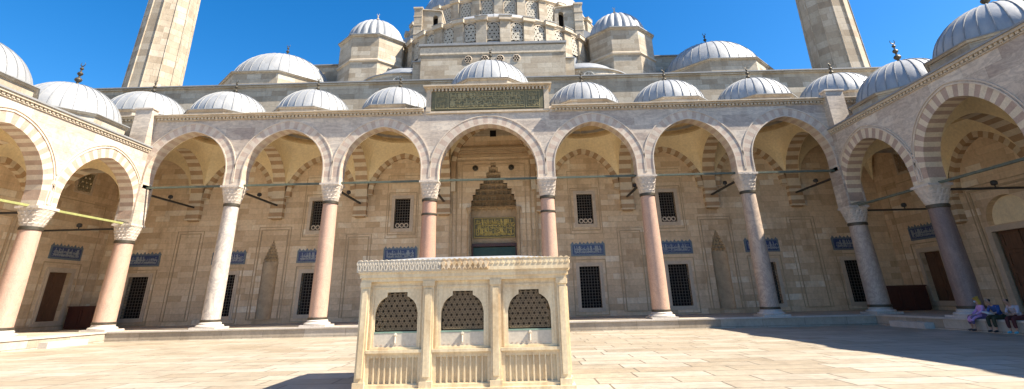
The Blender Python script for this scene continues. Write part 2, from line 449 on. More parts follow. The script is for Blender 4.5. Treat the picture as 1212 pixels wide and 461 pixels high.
# ------------------------------------------------------------------ columns
def column(parent, T, u, zneck, zcap, shaft, d=0., r0=.50, r1=.425):
    cx, cy, _ = T(u, d, 0)
    mb = MB()
    H = zneck-(PZ+.30)
    prof = [(r0*1.02, PZ+.30), (r0, PZ+.5), (r0*.985, PZ+.3+H*.35), (r1+(r0-r1)*.4, PZ+.3+H*.7), (r1, zneck)]
    mb.lathe(prof, cx, cy, 32)
    o = smooth_by_angle(mb.build('column', shaft, parent))
    b = MB()
    b.box(cx-.74, cx+.74, cy-.74, cy+.74, PZ-.0, PZ+.10)
    b.lathe([(.72, PZ+.10), (.74, PZ+.15), (.70, PZ+.21), (.60, PZ+.235), (.58, PZ+.27), (.60, PZ+.30), (.565, PZ+.34), (.53, PZ+.36)], cx, cy, 32)
    smooth_by_angle(b.build('base', 'marble', o), 30)
    c = MB()
    c.lathe([(r0+.03, PZ+.36), (r0+.045, PZ+.38), (r0+.045, PZ+.47), (r0+.02, PZ+.49)], cx, cy, 32, cap=False)
    smooth_by_angle(c.build('bronze_collar', 'bronze', o)); c = MB()
    c.lathe([(r1+.015, zneck-.10), (r1+.05, zneck-.08), (r1+.05, zneck+.06), (r1+.02, zneck+.08)], cx, cy, 32, cap=False)
    if zneck > 7 and abs(u) < 4:
        smooth_by_angle(c.build('bronze_collar', 'bronze', o)); c = MB()
        c.lathe([(r1+.03, zneck-.95), (r1+.05, zneck-.93), (r1+.05, zneck-.84), (r1+.03, zneck-.82)], cx, cy, 32, cap=False)
    smooth_by_angle(c.build('bronze_collar', 'bronze', o))
    k = MB()
    tiers = 5; n = 48; prev = None; h = zcap-zneck-.14
    def sq(th, rr, f):   # circle to square
        c_, s_ = math.cos(th), math.sin(th); q = 1/max(abs(c_), abs(s_))
        return rr*((1-f)+f*min(q, 1.3))
    for t in range(tiers):
        f0 = t/tiers; f1 = (t+1)/tiers
        for zz, ff, out in ((zneck+.06+h*f0, f0, 0.), (zneck+.06+h*(f0+.72*(f1-f0)), f0+.35*(f1-f0), 1.), (zneck+.06+h*f1, f1, 1.)):
            rr = r1+.02+(.56-r1)*(ff**.9)
            lob = 16
            pts = []
            for i in range(n):
                th = 2*PI*i/n
                w = abs(math.cos(th*lob/2+(t % 2)*PI/2))
                pts.append((cx+math.cos(th)*(sq(th, rr, ff)+out*.05*w-.015), cy+math.sin(th)*(sq(th, rr, ff)+out*.05*w-.015), zz-out*.05*(1-w)))
            cur = k.ring(pts)
            if prev: k.bridge(prev, cur)
            prev = cur
    k.box(cx-.60, cx+.60, cy-.60, cy+.60, zcap-.12, zcap)
    k.build('capital', 'carved', o)
    return o

# ------------------------------------------------------------------ windows, tiles, lettering
def script_strokes(mb, T, u0, u1, z0, z1, d, rows=1, pr=.02, seed=1, dens=1.):
    """raised thuluth-like lettering: tall uprights, bowls, dots"""
    R = random.Random(seed); rh = (z1-z0)/rows
    def rib(pts, w, m=0):
        prev = None
        for i, (x, z) in enumerate(pts):
            a = pts[max(i-1, 0)]; b = pts[min(i+1, len(pts)-1)]
            dx, dz = b[0]-a[0], b[1]-a[1]; L = math.hypot(dx, dz) or 1
            ww = w*(.55+.45*math.sin(PI*(i+.6)/(len(pts)+.2)))
            nx, nz = -dz/L*ww, dx/L*ww
            cur = mb.ring([(x-nx, d, z-nz), (x-nx, d-pr, z-nz), (x+nx, d-pr, z+nz), (x+nx, d, z+nz)])
            if prev: mb.bridge(prev, cur, m)
            prev = cur
    for r in range(rows):
        b0 = z0+r*rh; x = u0+rh*.12
        while x < u1-rh*.2:
            k = R.random(); w = rh*.045
            if k < .42:
                rib([(x, b0+rh*.2), (x+rh*.02, b0+rh*.55), (x-rh*.02, b0+rh*.93)], w); x += rh*.17/dens
            elif k < .75:
                c = rh*R.uniform(.16, .26)
                rib([(x+c*(1-math.cos(t)), b0+rh*R.uniform(.28, .31)-c*.7*math.sin(t)+rh*.05) for t in [PI*i/8 for i in range(9)]], w)
                if R.random() < .6: rib([(x+c*.4, b0+rh*.55), (x+c, b0+rh*.66), (x+c*1.6, b0+rh*.55)], w*.8)
                x += c*1.5/dens
            else:
                rib([(x-rh*.1, b0+rh*.42), (x+rh*.12, b0+rh*.5), (x+rh*.34, b0+rh*.40)], w*1.1)
                rib([(x+rh*.05, b0+rh*.75), (x+rh*.13, b0+rh*.80)], w*.9)
                x += rh*.3/dens
def tile_panel(parent, T, uc, d, z0=4.42, z1=5.28, w=2.45, seed=1):
    mb = MB(T); u0, u1 = uc-w/2, uc+w/2
    mb.box(u0, u1, d-.035, d+.01, z0, z1)
    # scalloped cresting
    n = 9
    for i in range(n):
        x = u0+w*(i+.5)/n; hh = .16 if i % 2 == 0 else .09
        mb.plate([(x-.10, z1), (x+.10, z1), (x+.05, z1+hh*.5), (x, z1+hh), (x-.05, z1+hh*.5)], [], d-.03, d+.005)
    o = mb.build('tile_panel', 'tile_l', parent)
    f = MB(T); f.box(u0+.13, u1-.13, d-.05, d-.034, z0+.12, z1-.10); f.build('tile_field', 'tile_b', o)
    s = MB(T); script_strokes(s, T, u0+.2, u1-.2, z0+.15, z1-.12, d-.05, 1, .012, seed, 1.7); script_strokes(s, T, u0+.25, u1-.2, z0+.15, z1-.3, d-.05, 2, .014, seed+77, 1.3); s.build('calligraphy', 'tile_w', o)
    return o
def window(parent, T, uc, d, z0, z1, w, rec=.3, frame='frame_w', kind='grille', fw=.24):
    u0, u1 = uc-w/2, uc+w/2
    mb = MB(T)
    mb.plate(rect(u0-fw, u1+fw, z0-fw, z1+fw), [rect(u0, u1, z0, z1)], d-.05, d+.01)
    mb.plate(rect(u0-fw*.45, u1+fw*.45, z0-fw*.45, z1+fw*.45), [rect(u0, u1, z0, z1)], d-.075, d-.045)
    o = mb.build('window', frame, parent)
    p = MB(T); p.box(u0-.02, u1+.02, d+rec, d+rec+.03, z0-.02, z1+.02)
    if kind == 'shutter':
        p.build('shutter', 'wood', o)
        q = MB(T)
        for a, b_ in ((u0, uc-.015), (uc+.015, u1)):
            for k in range(4):
                za = z0+(z1-z0)*k/4; q.plate(rect(a+.02, b_-.02, za+.02, za+(z1-z0)/4-.02), [rect(a+.12, b_-.12, za+.12, za+(z1-z0)/4-.12)], d+rec-.03, d+rec)
        q.build('shutter_rail', 'wood', o)
    else:
        p.build('pane', 'dark', o)
        g = MB(T); nx = max(3, round(w/.19)); nz = round((z1-z0)/.19)
        for i in range(nx+1):
            x = u0+w*i/nx; g.box(x-.014, x+.014, d+.05, d+.075, z0, z1)
        for i in range(nz+1):
            z = z0+(z1-z0)*i/nz; g.box(u0, u1, d+.045, d+.08, z-.014, z+.014)
        g.build('grille', 'iron', o)
        if kind == 'upper':
            h = MB(T)
            for q in (-1, 0, 1):
                c = uc+q*w*.28
                R = [h.ring([(c+math.cos(2*PI*i/16)*r, dd, z0+.22+math.sin(2*PI*i/16)*r) for i in range(16)]) for r, dd in ((.17, d+.03), (.17, d+.06), (.10, d+.06), (.10, d+.03))]
                for a, b_ in zip(R, R[1:]+R[:1]): h.bridge(a, b_)
            h.build('sill_rosette', 'frame_w', o)
    return o
def hexgrille(mb, T, uc, d, z0, z1, w, cell=.20, bar=.025, inside=None):
    """six pointed star lattice"""
    segs = set()
    s = cell; hgt = s*math.sqrt(3)/2
    r0 = int((z1-z0)/hgt)+3; c0 = int(w/s)+3
    def P(i, j): return (uc-w/2+(i+(j % 2)*.5-1)*s, z0+(j-1)*hgt)
    for j in range(r0):
        for i in range(c0):
            x, z = P(i, j)
            pts = [(x+.42*s*math.cos(PI/6+PI/3*k)*1.37, z+.42*s*math.sin(PI/6+PI/3*k)*1.37) for k in range(6)]
            for k in range(6):
                segs.add((round(pts[k][0], 3), round(pts[k][1], 3), round(pts[(k+2) % 6][0], 3), round(pts[(k+2) % 6][1], 3)))
    ok = inside or (lambda x, z: abs(x-uc) < w/2 and z0 < z < z1)
    for a, b_, c, e in segs:
        N = 4
        for q in range(N):
            p0 = (a+(c-a)*q/N, b_+(e-b_)*q/N); p1 = (a+(c-a)*(q+1)/N, b_+(e-b_)*(q+1)/N)
            if ok(*p0) and ok(*p1):
                dx, dz = p1[0]-p0[0], p1[1]-p0[1]; L = math.hypot(dx, dz) or 1; nx, nz = -dz/L*bar/2, dx/L*bar/2
                f = [mb.vert((p[0]+sx*nx, dd, p[1]+sx*nz)) for dd in (d, d+bar) for p, sx in ((p0, -1), (p1, -1), (p1, 1), (p0, 1))]
                mb.face((f[0], f[1], f[2], f[3])); mb.face((f[4], f[7], f[6], f[5])); mb.face((f[0], f[4], f[5], f[1])); mb.face((f[3], f[2], f[6], f[7]))
def panel(parent, T, *a, mat='moulding_b'):
    q = MB(T); frame_bars(q, *a); return q.build('panel_moulding', mat, parent)
def frame_bars(mb, u0, u1, z0, z1, d, w=.07, pr=.045):
    mb.plate(rect(u0-w, u1+w, z0-w, z1+w), [rect(u0, u1, z0, z1)], d-pr, d+.01)

# hood outline for muqarnas niches
def hood_rects(uc, z0, tiers):
    """tiers: list of (halfwidth, height)"""
    R = []; z = z0
    for hw, h in tiers: R.append((uc-hw, uc+hw, z, z+h)); z += h
    return R
def stepped(uc, hw, zb, zs, tiers):
    L = [(uc-hw, zb), (uc+hw, zb)]; z = zs; cur = hw
    right = []
    for w, h in tiers:
        if abs(w-cur) > 1e-6: right.append((uc+cur, z)); 
        right.append((uc+w, z)); z += h; right.append((uc+w, z)); cur = w
    out = L+right+[(2*uc-x, zz) for x, zz in right[::-1]]
    res = []
    for p in out:
        if not res or abs(p[0]-res[-1][0])+abs(p[1]-res[-1][1]) > 1e-5: res.append(p)
    return res
def muqarnas(mb, uc, d, rec, zs, tiers, cell=.34, m=0):
    z = zs; n = len(tiers)
    for k, (hw, h) in enumerate(tiers):
        nc = max(1, round(2*hw/cell)); seg = 8
        dep0 = rec*(1-(k+.2)/n); dep1 = rec*(1-(k+1)/n)
        A, A2, Bv, Bt = [], [], [], []
        for i in range(nc*seg+1):
            x = uc-hw+2*hw*i/(nc*seg); f = abs(math.sin(PI*i/seg))
            y0 = d+dep0+.20*f; y1 = d+dep1
            A.append(mb.vert((x, y0, z))); A2.append(mb.vert((x, y0-.01, z+h*.45))); Bv.append(mb.vert((x, y1+.07*f, z+h*.85))); Bt.append(mb.vert((x, y1, z+h)))
        nxt = tiers[k+1][0] if k+1 < n else 0
        for P, Q in ((A, A2), (A2, Bv), (Bv, Bt)): mb.bridge(P, Q, m, False)
        # underside lip toward the front
        Fv = [mb.vert((uc-hw+2*hw*i/(nc*seg), d-.0+.0, z+h)) for i in range(nc*seg+1)]
        mb.bridge(Bt, Fv, m, False)
        z += h

# ------------------------------------------------------------------ setting: ground and platform
g = MB(); 
g.poly([(-400, -400, GZ), (400, -400, GZ), (400, 500, GZ), (-400, 500, GZ)])
tag(g.build('ground', 'paving', recalc=False), kind='structure')
p = MB()
PX = XW-1.0
p.box(-PX-9, PX+9, -.95, 9, GZ-.1, PZ)
p.box(-PX-9, -PX, -33, -.951, GZ-.1, PZ)
p.box(PX, PX+9, -33, -.951, GZ-.1, PZ)
pl = tag(p.build('platform', 'platform', recalc=False), kind='structure')
e = MB()
e.box(-PX+.02, PX-.02, -1.0, -.6, PZ-.07, PZ+.004); 
for s in (-1, 1): e.box(min(s*(PX-.05), s*(PX+.4)), max(s*(PX-.05), s*(PX+.4)), -33, -1.001, PZ-.07, PZ+.004)
e.build('nosing', 'marble', pl)

# ------------------------------------------------------------------ FRONT PORTICO
port = empty('portico', (0, 0, PZ), 'tall sunlit portico of seven striped arches along the mosque front, with lead domes', 'portico')
ZT = 13.02                         # top of arcade wall
for i, sh in enumerate(['shaft_white', 'shaft_pale', 'shaft_pink', 'shaft_pale', 'shaft_pale', 'shaft_grey']):
    column(port, TF, colx[i+1], 7.5, 8.66, sh)
for i in (0, 7):
    c_ = column(port, TF, colx[i], 5.42, 6.46, 'shaft_pale' if i == 0 else 'shaft_grey', r0=.56, r1=.48)
    q = MB(); x = colx[i]
    q.box(x-.55, x+.55, -.55, .55, 6.46, 8.9); q.build('impost_pier', 'spandrel', port)
AP = []                            # per bay (uc, a, zs, rise)
for i in range(7):
    u0, u1 = colx[i], colx[i+1]; uc = (u0+u1)/2; half = (u1-u0)/2
    a = half-.55; zs, rise = (9.15, 3.14) if i == 3 else (9.45, 2.84)
    AP.append((uc, a, zs, rise))
    mb = MB(); O = add_arch(mb, uc, a, 8.66, zs, rise, .55, -.40, .40, 34, 2, (0, 1), .02)
    mb.build('arch', ['pink_v', 'white_v'], port)
    mm = MB(); arch_moulding(mm, uc, a, 8.9, zs, rise, .555, -.40, .07, .05); arch_moulding(mm, uc, a, 8.7, zs, rise, -.01, -.42, .07, .035)
    mm.build('arch_moulding', 'white_v', port)
    sp = MB(); add_spandrel(sp, O, u0, u1, ZT, -.40, .40); 
    sp.build('spandrel', 'spandrel', port)
# upper inner wall, cornice
q = MB(); q.box(-XW-DP-.3, XW+DP+.3, -.38, .40, ZT, 13.45); q.box(-4.05, 4.05, -.36, .6, 13.45, 14.95); q.build('parapet', 'spandrel', port)
q = MB()
for x0, x1 in ((-XW-DP-.6, -4.2), (4.2, XW+DP+.6)):
    q.box(x0, x1, -.46, -.38, 13.06, 13.11); q.box(x0, x1, -.62, -.38, 13.25, 13.36); 
    q.box(x0, x1, -.74, .5, 13.36, 13.43)
qc = q
q = MB(); q.box(-4.25, 4.25, -.80, .7, 14.92, 15.02); q.box(-4.15, 4.15, -.62, .5, 14.82, 14.92); q.box(-4.05, 4.05, -.5, -.36, 13.1, 13.24)
q.box(-4.05, -3.72, -.52, -.36, 13.24, 14.82); q.box(3.72, 4.05, -.52, -.36, 13.24, 14.82)
qp = q
x = -XW-DP
while x < XW+DP:
    if abs(x) > 4.3: qc.box(x, x+.15, -.54, -.38, 13.12, 13.24, 1)
    elif abs(x) < 3.95: qp.box(x, x+.11, -.60, -.36, 14.64, 14.81, 1)
    x += .24
qc.build('cornice', ['moulding', 'dentil'], port); qp.build('panel_cornice', ['moulding', 'dentil'], port)
ip = MB(); ip.box(-3.68, 3.68, -.50, -.36, 13.30, 14.62)
io = ip.build('inscription_panel', 'green_p', port)
s_ = MB(); script_strokes(s_, TF, -3.35, -2.72, 13.45, 14.5, -.50, 3, .02, 3, 1.4)
script_strokes(s_, TF, -2.5, 2.35, 13.45, 14.5, -.50, 2, .02, 4, 1.7); script_strokes(s_, TF, -2.5, 2.35, 13.45, 14.5, -.50, 3, .025, 14, 1.3); script_strokes(s_, TF, 2.62, 3.35, 13.45, 14.5, -.50, 3, .02, 5, 1.4)
frame_bars(s_, -3.4, -2.68, 13.42, 14.52, -.50, .03, .02); frame_bars(s_, -2.56, 2.4, 13.42, 14.52, -.50, .03, .02); frame_bars(s_, 2.56, 3.4, 13.42, 14.52, -.50, .03, .02)
s_.build('calligraphy', 'gold_d', io)
# corner piers
for s in (-1, 1):
    q = MB(); x = s*(XW+.15)
    q.box(x-.55, x+.55, -.95, -.40, 11.2, 13.75); q.box(x-.62, x+.62, -1.02, -.34, 13.75, 13.85); q.build('corner_pier', 'spandrel', port)
    q = MB(); q.box(min(s*(XW+.1), s*(XW+DP+.6)), max(s*(XW+.1), s*(XW+DP+.6)), -.40, .40, 9.9, 13.02); q.build('corner_wall', 'ashlar', port)
    w_ = MB(); xc = s*(XW+3.2); w_.box(xc-1.0, xc+1.0, -.43, -.39, 12.0, 12.9); w_.build('grating', 'dark', port)
# roof + drums + domes
def circ(cx, cy, r, n=32): return [(cx+r*math.cos(2*PI*i/n), cy+r*math.sin(2*PI*i/n)) for i in range(n)]
TH = lambda x, y, z: (x, z, y)
q = MB(TH)
q.plate(rect(-XW-DP-.3, -4.05, .40, DP+.1), [circ(AP[i][0], 3.12, 2.42) for i in range(3)]+[circ(-25.4, 3.12, 2.42)], 13.42, 13.6)
q.plate(rect(4.05, XW+DP+.3, .40, DP+.1), [circ(AP[i][0], 3.12, 2.42) for i in (4, 5, 6)]+[circ(25.4, 3.12, 2.42)], 13.42, 13.6)
q.build('roof', 'lead', port)
for i in range(7):
    uc = AP[i][0]
    if i == 3:
        drum(port, uc, 3.1, 3.2, 14.2, 15.72); dome(port, uc, 3.1, 3.05, 15.6, 15.75, 32, .88, fs=1.15)
        q = MB(); q.box(-4.05, -3.68, .6, DP, 13.45, 15.0); q.box(3.68, 4.05, .6, DP, 13.45, 15.0); q.build('dome_base', 'ashlar', port)
        q = MB(TH); q.plate(rect(-4.05, 4.05, .6, DP), [circ(0, 3.12, 2.62)], 15.0, 15.06); q.build('roof', 'lead', port)
    else:
        drum(port, uc, 3.1, 2.78, 13.5, 14.15); dome(port, uc, 3.1, 2.62, 14.15, 14.2, 28, .84)
for s in (-1, 1):
    drum(port, s*25.4, 3.1, 2.80, 13.5, 14.3); dome(port, s*25.4, 3.1, 2.68, 14.25, 14.3, 28, .86)

# transverse arches, wall pilasters, wall arches and vaults, for any run
def interior(parent, T, us, zs, rise, ztop, zrod, last_wall=True, va=None, cm=('brown_v', 'cream_v'), skip_t=(), zcor=7.7, rodm='rod_d'):
    """us: column positions along u; arches cross from d .4 to DP at each"""
    for k, u in enumerate(us):
        if k in skip_t: continue
        mb = MB(T); a = (DP-.40-.42)/2; dc = .40+a
        O = add_arch(mb, dc, a, zrod, zs, rise, .50, u-.45, u+.45, 26, 3, (0, 1), 0, 'd')
        mb.build('cross_arch', list(cm), parent)
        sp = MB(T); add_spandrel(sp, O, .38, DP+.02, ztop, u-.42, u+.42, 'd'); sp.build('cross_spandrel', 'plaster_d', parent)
        q = MB(T); z = zcor; n = 0
        while z < zrod-.01:
            z2 = min(z+.30, zrod-.002); q.box(u-.47, u+.47, DP-.42, DP+.01, z, z2, n % 2); z = z2; n += 1
        q.box(u-.50, u+.50, DP-.45, DP+.01, zcor-.10, zcor, 1); q.box(u-.36, u+.36, DP-.30, DP+.01, zcor-.18, zcor-.10, 0)
        q.build('wall_pilaster', list(cm), parent)
    for k in range(len(us)-1):
        u0, u1 = us[k], us[k+1]; uc = (u0+u1)/2; a = (u1-u0)/2-.47
        big = (u1-u0) > 7
        zs2, r2, zc = (zs, rise, ztop-.1)
        if big: zs2, r2, zc = 11.2, 3.35, 14.95
        mb = MB(T); O = add_arch(mb, uc, a-.36, zs-.1 if not big else zs, zs2, r2-.30, .36, DP-.34, DP+.01, 26, 2, (0, 1), 0)
        mb.build('wall_arch', list(cm), parent)
        v = MB(T)
        ad = (DP-.40-.34)/2; dc = .40+ad
        hd = lambda s, ad=ad, zs=zs, rise=rise: arch_h(s, ad, zs, rise-.02)
        if big: hd = lambda s, ad=ad: arch_h(s, ad, 11.2, 3.3)
        hu = lambda s, a=a, zs2=zs2, r2=r2: arch_h(s, a, zs2, r2+.05)
        add_vault(v, uc, dc, a+.02, ad, hu, hd, min(a, ad)-.06, zc, m=0)
        inner_dome(v, uc, dc, min(a, ad)-.06, zc, 1.75, 1)
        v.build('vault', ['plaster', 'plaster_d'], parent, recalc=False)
        # upper infill on the arcade side, above the arch
        f = MB(T)
        if big:
            f.box(u0, u1, .35, .41, 13.0, 14.9)
            for uu in (u0+.44, u1-.44): f.box(uu-.03, uu+.03, .4, DP, 12.6, 15.0)
            f.build('upper_lining', 'plaster', parent)
interior(port, TF, colx, 9.25, 3.0, 13.15, 8.6, cm=('brown_v', 'cream_v'))
for s in (-1, 1):      # corner bay vaults
    v = MB(); hh = lambda t_: arch_h(t_, 2.6, 9.25, 3.0)
    add_vault(v, s*25.4, 3.12, 2.7, 2.72, hh, hh, 2.5, 13.05, m=0); inner_dome(v, s*25.4, 3.12, 2.5, 13.05, 1.75, 1)
    v.build('vault', ['plaster', 'plaster_d'], port, recalc=False)
# tie rods
q = MB(); q.box(-XW+.3, XW-.3, -.06, .06, 8.68, 8.80); q.build('tie_rod', 'rod', port)
for u in colx:
    q = MB(); q.box(u-.06, u+.06, .5, DP-.3, 8.46, 8.57); q.build('tie_rod', 'rod_d', port)

# ------------------------------------------------------------------ MOSQUE
mosque = empty('mosque', (0, 30, GZ), 'large domed stone mosque rising behind the arcade, with stepped lead domes and turrets', 'mosque')
wins, holes = [], []
for k, uc in enumerate([-25.4, -19.17, -13.0, -6.75, 6.75, 13.0, 19.17, 25.4]):
    wins.append((uc, .98, 3.72, 1.42, 'grille')); holes.append(rect(uc-.71, uc+.71, .98, 3.72))
for uc in (-13.0, -6.78, 6.75, 12.85):
    wins.append((uc, 6.68, 8.86, 1.15, 'upper')); holes.append(rect(uc-.575, uc+.575, 6.68, 8.86))
PT = [(1.70, .42), (1.67, .42), (1.56, .42), (1.36, .42), (1.04, .42), (.76, .42), (.54, .42), (.36, .42), (.20, .40)]
NT = [(.52, .22), (.46, .22), (.38, .22), (.30, .22), (.21, .22), (.13, .2), (.06, .2)]
holes.append(stepped(0, 1.72, PZ-.02, 7.75, PT))
for s in (-1, 1): holes.append(stepped(s*16.07, .56, .75, 4.55, NT))
WT = 18.42
w = MB(); w.plate(rect(-33, 33, GZ, WT), holes, DP, DP+1.6); w.build('front_wall', 'back', mosque, recalc=False)
q = MB(); q.box(-33.2, 33.2, DP-.32, DP+1.9, WT, WT+.09, 1); q.box(-33.1, 33.1, DP-.18, DP+1.8, WT-.14, WT)
q.box(-33, 33, DP-.04, DP, 13.62, WT-.14)
q.build('wall_cornice', ['ashlar', 'lead_seam'], mosque)
q = MB(); q.box(-33, 33, DP+1.6, 62, GZ, 18.2); q.build('prayer_hall', 'ashlar', mosque)
for i, (uc, z0, z1, ww, kd) in enumerate(wins): window(mosque, TF, uc, DP, z0, z1, ww, .3, 'frame_w', kd)
for i, uc in enumerate([-25.4, -19.17, -13.0, -6.75, 6.75, 13.0, 19.17, 25.4]): tile_panel(mosque, TF, uc, DP, seed=10+i)
# panels and mouldings
for s in (-1, 1):
    panel(mosque, None, s*9.87-.70, s*9.87+.70, .75, 6.1, DP, .06); panel(mosque, None, s*9.87-.9, s*9.87+.9, .75, 6.3, DP, .04, .03)
    panel(mosque, None, s*22.3-.72, s*22.3+.72, .75, 6.6, DP, .06); panel(mosque, None, s*22.3-.95, s*22.3+.95, .75, 6.8, DP, .04, .03)
    panel(mosque, None, s*16.07-.95, s*16.07+.95, .75, 6.75, DP, .07); panel(mosque, None, s*16.07-1.15, s*16.07+1.15, .75, 6.95, DP, .05, .03)
for uc, z0, z1, ww, kd in wins: panel(mosque, None, uc-ww/2-.42, uc+ww/2+.42, z0-.42, z1+.42, DP, .06, .04)
for uc in (-13.0, -6.78, 6.75, 12.85): panel(mosque, None, uc-1.15, uc+1.15, 6.0, 10.6, DP, .04, .025)
# niches
for s in (-1, 1):
    n_ = MB(lambda x, y, z: (x, DP+(y-DP)*.45, z)); muqarnas(n_, s*16.07, DP, .42, 4.55, NT, .22)
    n_.lathe([(.54, .75), (.54, 4.56)], s*16.07, DP, 16, cap=False, a0=0, a1=PI)
    n_.build('niche', 'moulding_b', mosque)
# portal
po = MB(); muqarnas(po, 0, DP, .80, 7.75, PT, .36)
po.box(-1.75, 1.75, DP+.80, DP+.90, 5.4, 8.0); po.box(-1.73, -1.66, DP, DP+1.3, PZ, 8.0); po.box(1.66, 1.73, DP, DP+1.3, PZ, 8.0)
pobj = po.build('portal', 'moulding_b', mosque)
q = MB()
for a, z, pr, w_ in ((3.05, 11.9, .16, .20), (2.72, 11.6, .09, .08), (2.35, 11.3, .06, .05)): q.plate([(-a-w_, PZ), (-a, PZ), (-a, z), (a, z), (a, PZ), (a+w_, PZ), (a+w_, z+w_), (-a-w_, z+w_)], [], DP-pr, DP+.01)
q.box(-3.2, 3.2, DP-.30, DP, 12.42, 12.6); q.box(-3.2, 3.2, DP-.2, DP, 12.6, 12.72); q.box(-3.2, 3.2, DP-.12, DP, 12.3, 12.42)
q.build('portal_frame', 'moulding_b', pobj)
for s in (-1, 1):
    q = MB(); q.lathe([(.16, 0), (.14, 0)], 0, 0, 4) if False else None
    R = [q.ring([(s*1.37+math.cos(2*PI*i/20)*r, y, 11.05+math.sin(2*PI*i/20)*r) for i in range(20)]) for r, y in ((.22, DP+.01), (.22, DP-.06), (.15, DP-.08), (.13, DP-.02), (.02, DP-.07))]
    for a, b_ in zip(R, R[1:]): q.bridge(a, b_)
    q.build('rosette', 'bronze', pobj)
    q = MB(); q.tube((s*1.82, DP-.10, PZ), (s*1.82, DP-.10, 7.6), .10, 12); q.lathe([(.10, 7.6), (.2, 7.95), (.2, 8.05)], s*1.82, DP-.10, 12); q.build('portal_colonnette', 'moulding_b', pobj)
q = MB(); q.box(-1.55, 1.55, DP+.69, DP+.80, 5.92, 7.4); ob = q.build('inscription', 'green_p', pobj)
q = MB(); script_strokes(q, TF, -1.42, 1.42, 6.02, 7.32, DP+.69, 2, .025, 8, 1.9); script_strokes(q, TF, -1.4, 1.42, 6.02, 7.32, DP+.69, 3, .03, 18, 1.3); frame_bars(q, -1.47, 1.47, 5.98, 7.35, DP+.69, .035, .02); q.build('gilt_script', 'gold', ob)
q = MB(); q.box(-1.66, 1.66, DP+.65, DP+.75, PZ, 5.25); 
for k in range(6): q.box(-1.5+k*.5, -1.08+k*.5, DP+.61, DP+.65, .7, 4.4)
q.box(-1.6, 1.6, DP+.59, DP+.65, 4.5, 4.62)
q.build('door', 'green_door', pobj)
q = MB(); q.plate(rect(-1.72, 1.72, PZ-.2, 5.52), [rect(-1.55, 1.55, PZ-.15, 5.3)], DP+.50, DP+.75); q.build('door_frame', 'wood_r', pobj)
q = MB(); q.box(-.24, .24, DP-.05, DP+.02, 13.55, 14.05); q.build('vent', 'dark', mosque)

# block over the portal with star windows
q = MB(); q.box(-6.15, 6.15, 7.0, 10.5, WT, 22.05); q.box(-6.22, 6.22, 6.93, 10.6, 21.25, 21.95, 1)
q.box(-6.32, 6.32, 6.80, 10.7, 22.05, 22.25, 2); q.box(-6.95, -6.15, 7.6, 10.4, WT, 20.9); q.box(6.15, 6.95, 7.6, 10.4, WT, 20.9)
for s in (-1, 1): q.box(s*6.6-.42, s*6.6+.42, 7.5, 10.5, 20.9, 21.0, 2)
blk = q.build('portal_block', ['ashlar', 'dentil', 'lead_seam'], mosque)
for x in (-2.1, -.7, .62, 2.0):
    q = MB(); R = [q.ring([(x+math.cos(2*PI*i/24)*r, y, 20.75+math.sin(2*PI*i/24)*r) for i in range(24)]) for r, y in ((.34, 7.01), (.34, 6.95), (.29, 6.93), (.29, 6.985))]
    for a, b_ in zip(R, R[1:]): q.bridge(a, b_)
    for k in range(6):
        a = PI/3*k+PI/6; q.bar((x+math.cos(a)*.07, 6.96, 20.75+math.sin(a)*.07), (x+math.cos(a)*.29, 6.96, 20.75+math.sin(a)*.29), .05, .03, (0, 1, 0))
    o = q.build('star_window', 'frame_w', blk)
    q = MB(); f = q.ring([(x+math.cos(2*PI*i/24)*.29, 6.985, 20.75+math.sin(2*PI*i/24)*.29) for i in range(24)]); q.face(f); q.build('pane', 'dark', o, recalc=False)

def drum_windows(parent, cx, cy, R, z0, z1, angs, ww, pier_w, pier_d, ztop, sub=True, wmat='lattice'):
    """windows between radial piers on a round drum; angles measured from -Y"""
    for j, a in enumerate(angs):
        c, s = math.sin(a), -math.cos(a)
        def T(u, d, z, c=c, s=s): return (cx+c*(R-d)-s*u, cy+s*(R-d)+c*u, z)
        n = 10; top = z1-ww/2
        arc = [(-ww/2, z0)]+[(-ww/2*math.cos(PI*i/n), top+ww/2*math.sin(PI*i/n)) for i in range(n+1)]+[(ww/2, z0)]
        out = [(x*1.16, top+(z-top)*1.12 if z > top else z) for x, z in arc]
        q = MB(T); q.plate(out[::-1], [arc[::-1]][:0], .0, .02) if False else None
        R1 = q.ring([(x, -.13, z) for x, z in arc]); R2 = q.ring([(x*1.2, -.13, (top+(z-top)*1.18) if z > top else z) for x, z in arc]); R3 = q.ring([(x*1.2, .12, (top+(z-top)*1.18) if z > top else z) for x, z in arc])
        q.bridge(R1, R2, 0, False); q.bridge(R2, R3, 0, False)
        o = q.build('window', 'moulding', parent)
        q = MB(T); q.face(q.ring([(x, -.05, z) for x, z in arc])); q.build('pane', 'dark', o, recalc=False)
        q = MB(T); hexgrille(q, T, 0, -.12, z0, z1, ww, .40, .06, lambda x, z: (abs(x) < ww/2 and z0 < z <= top) or (z > top and x*x+(z-top)**2 < ww*ww/4))
        q.build('lattice', wmat, o)
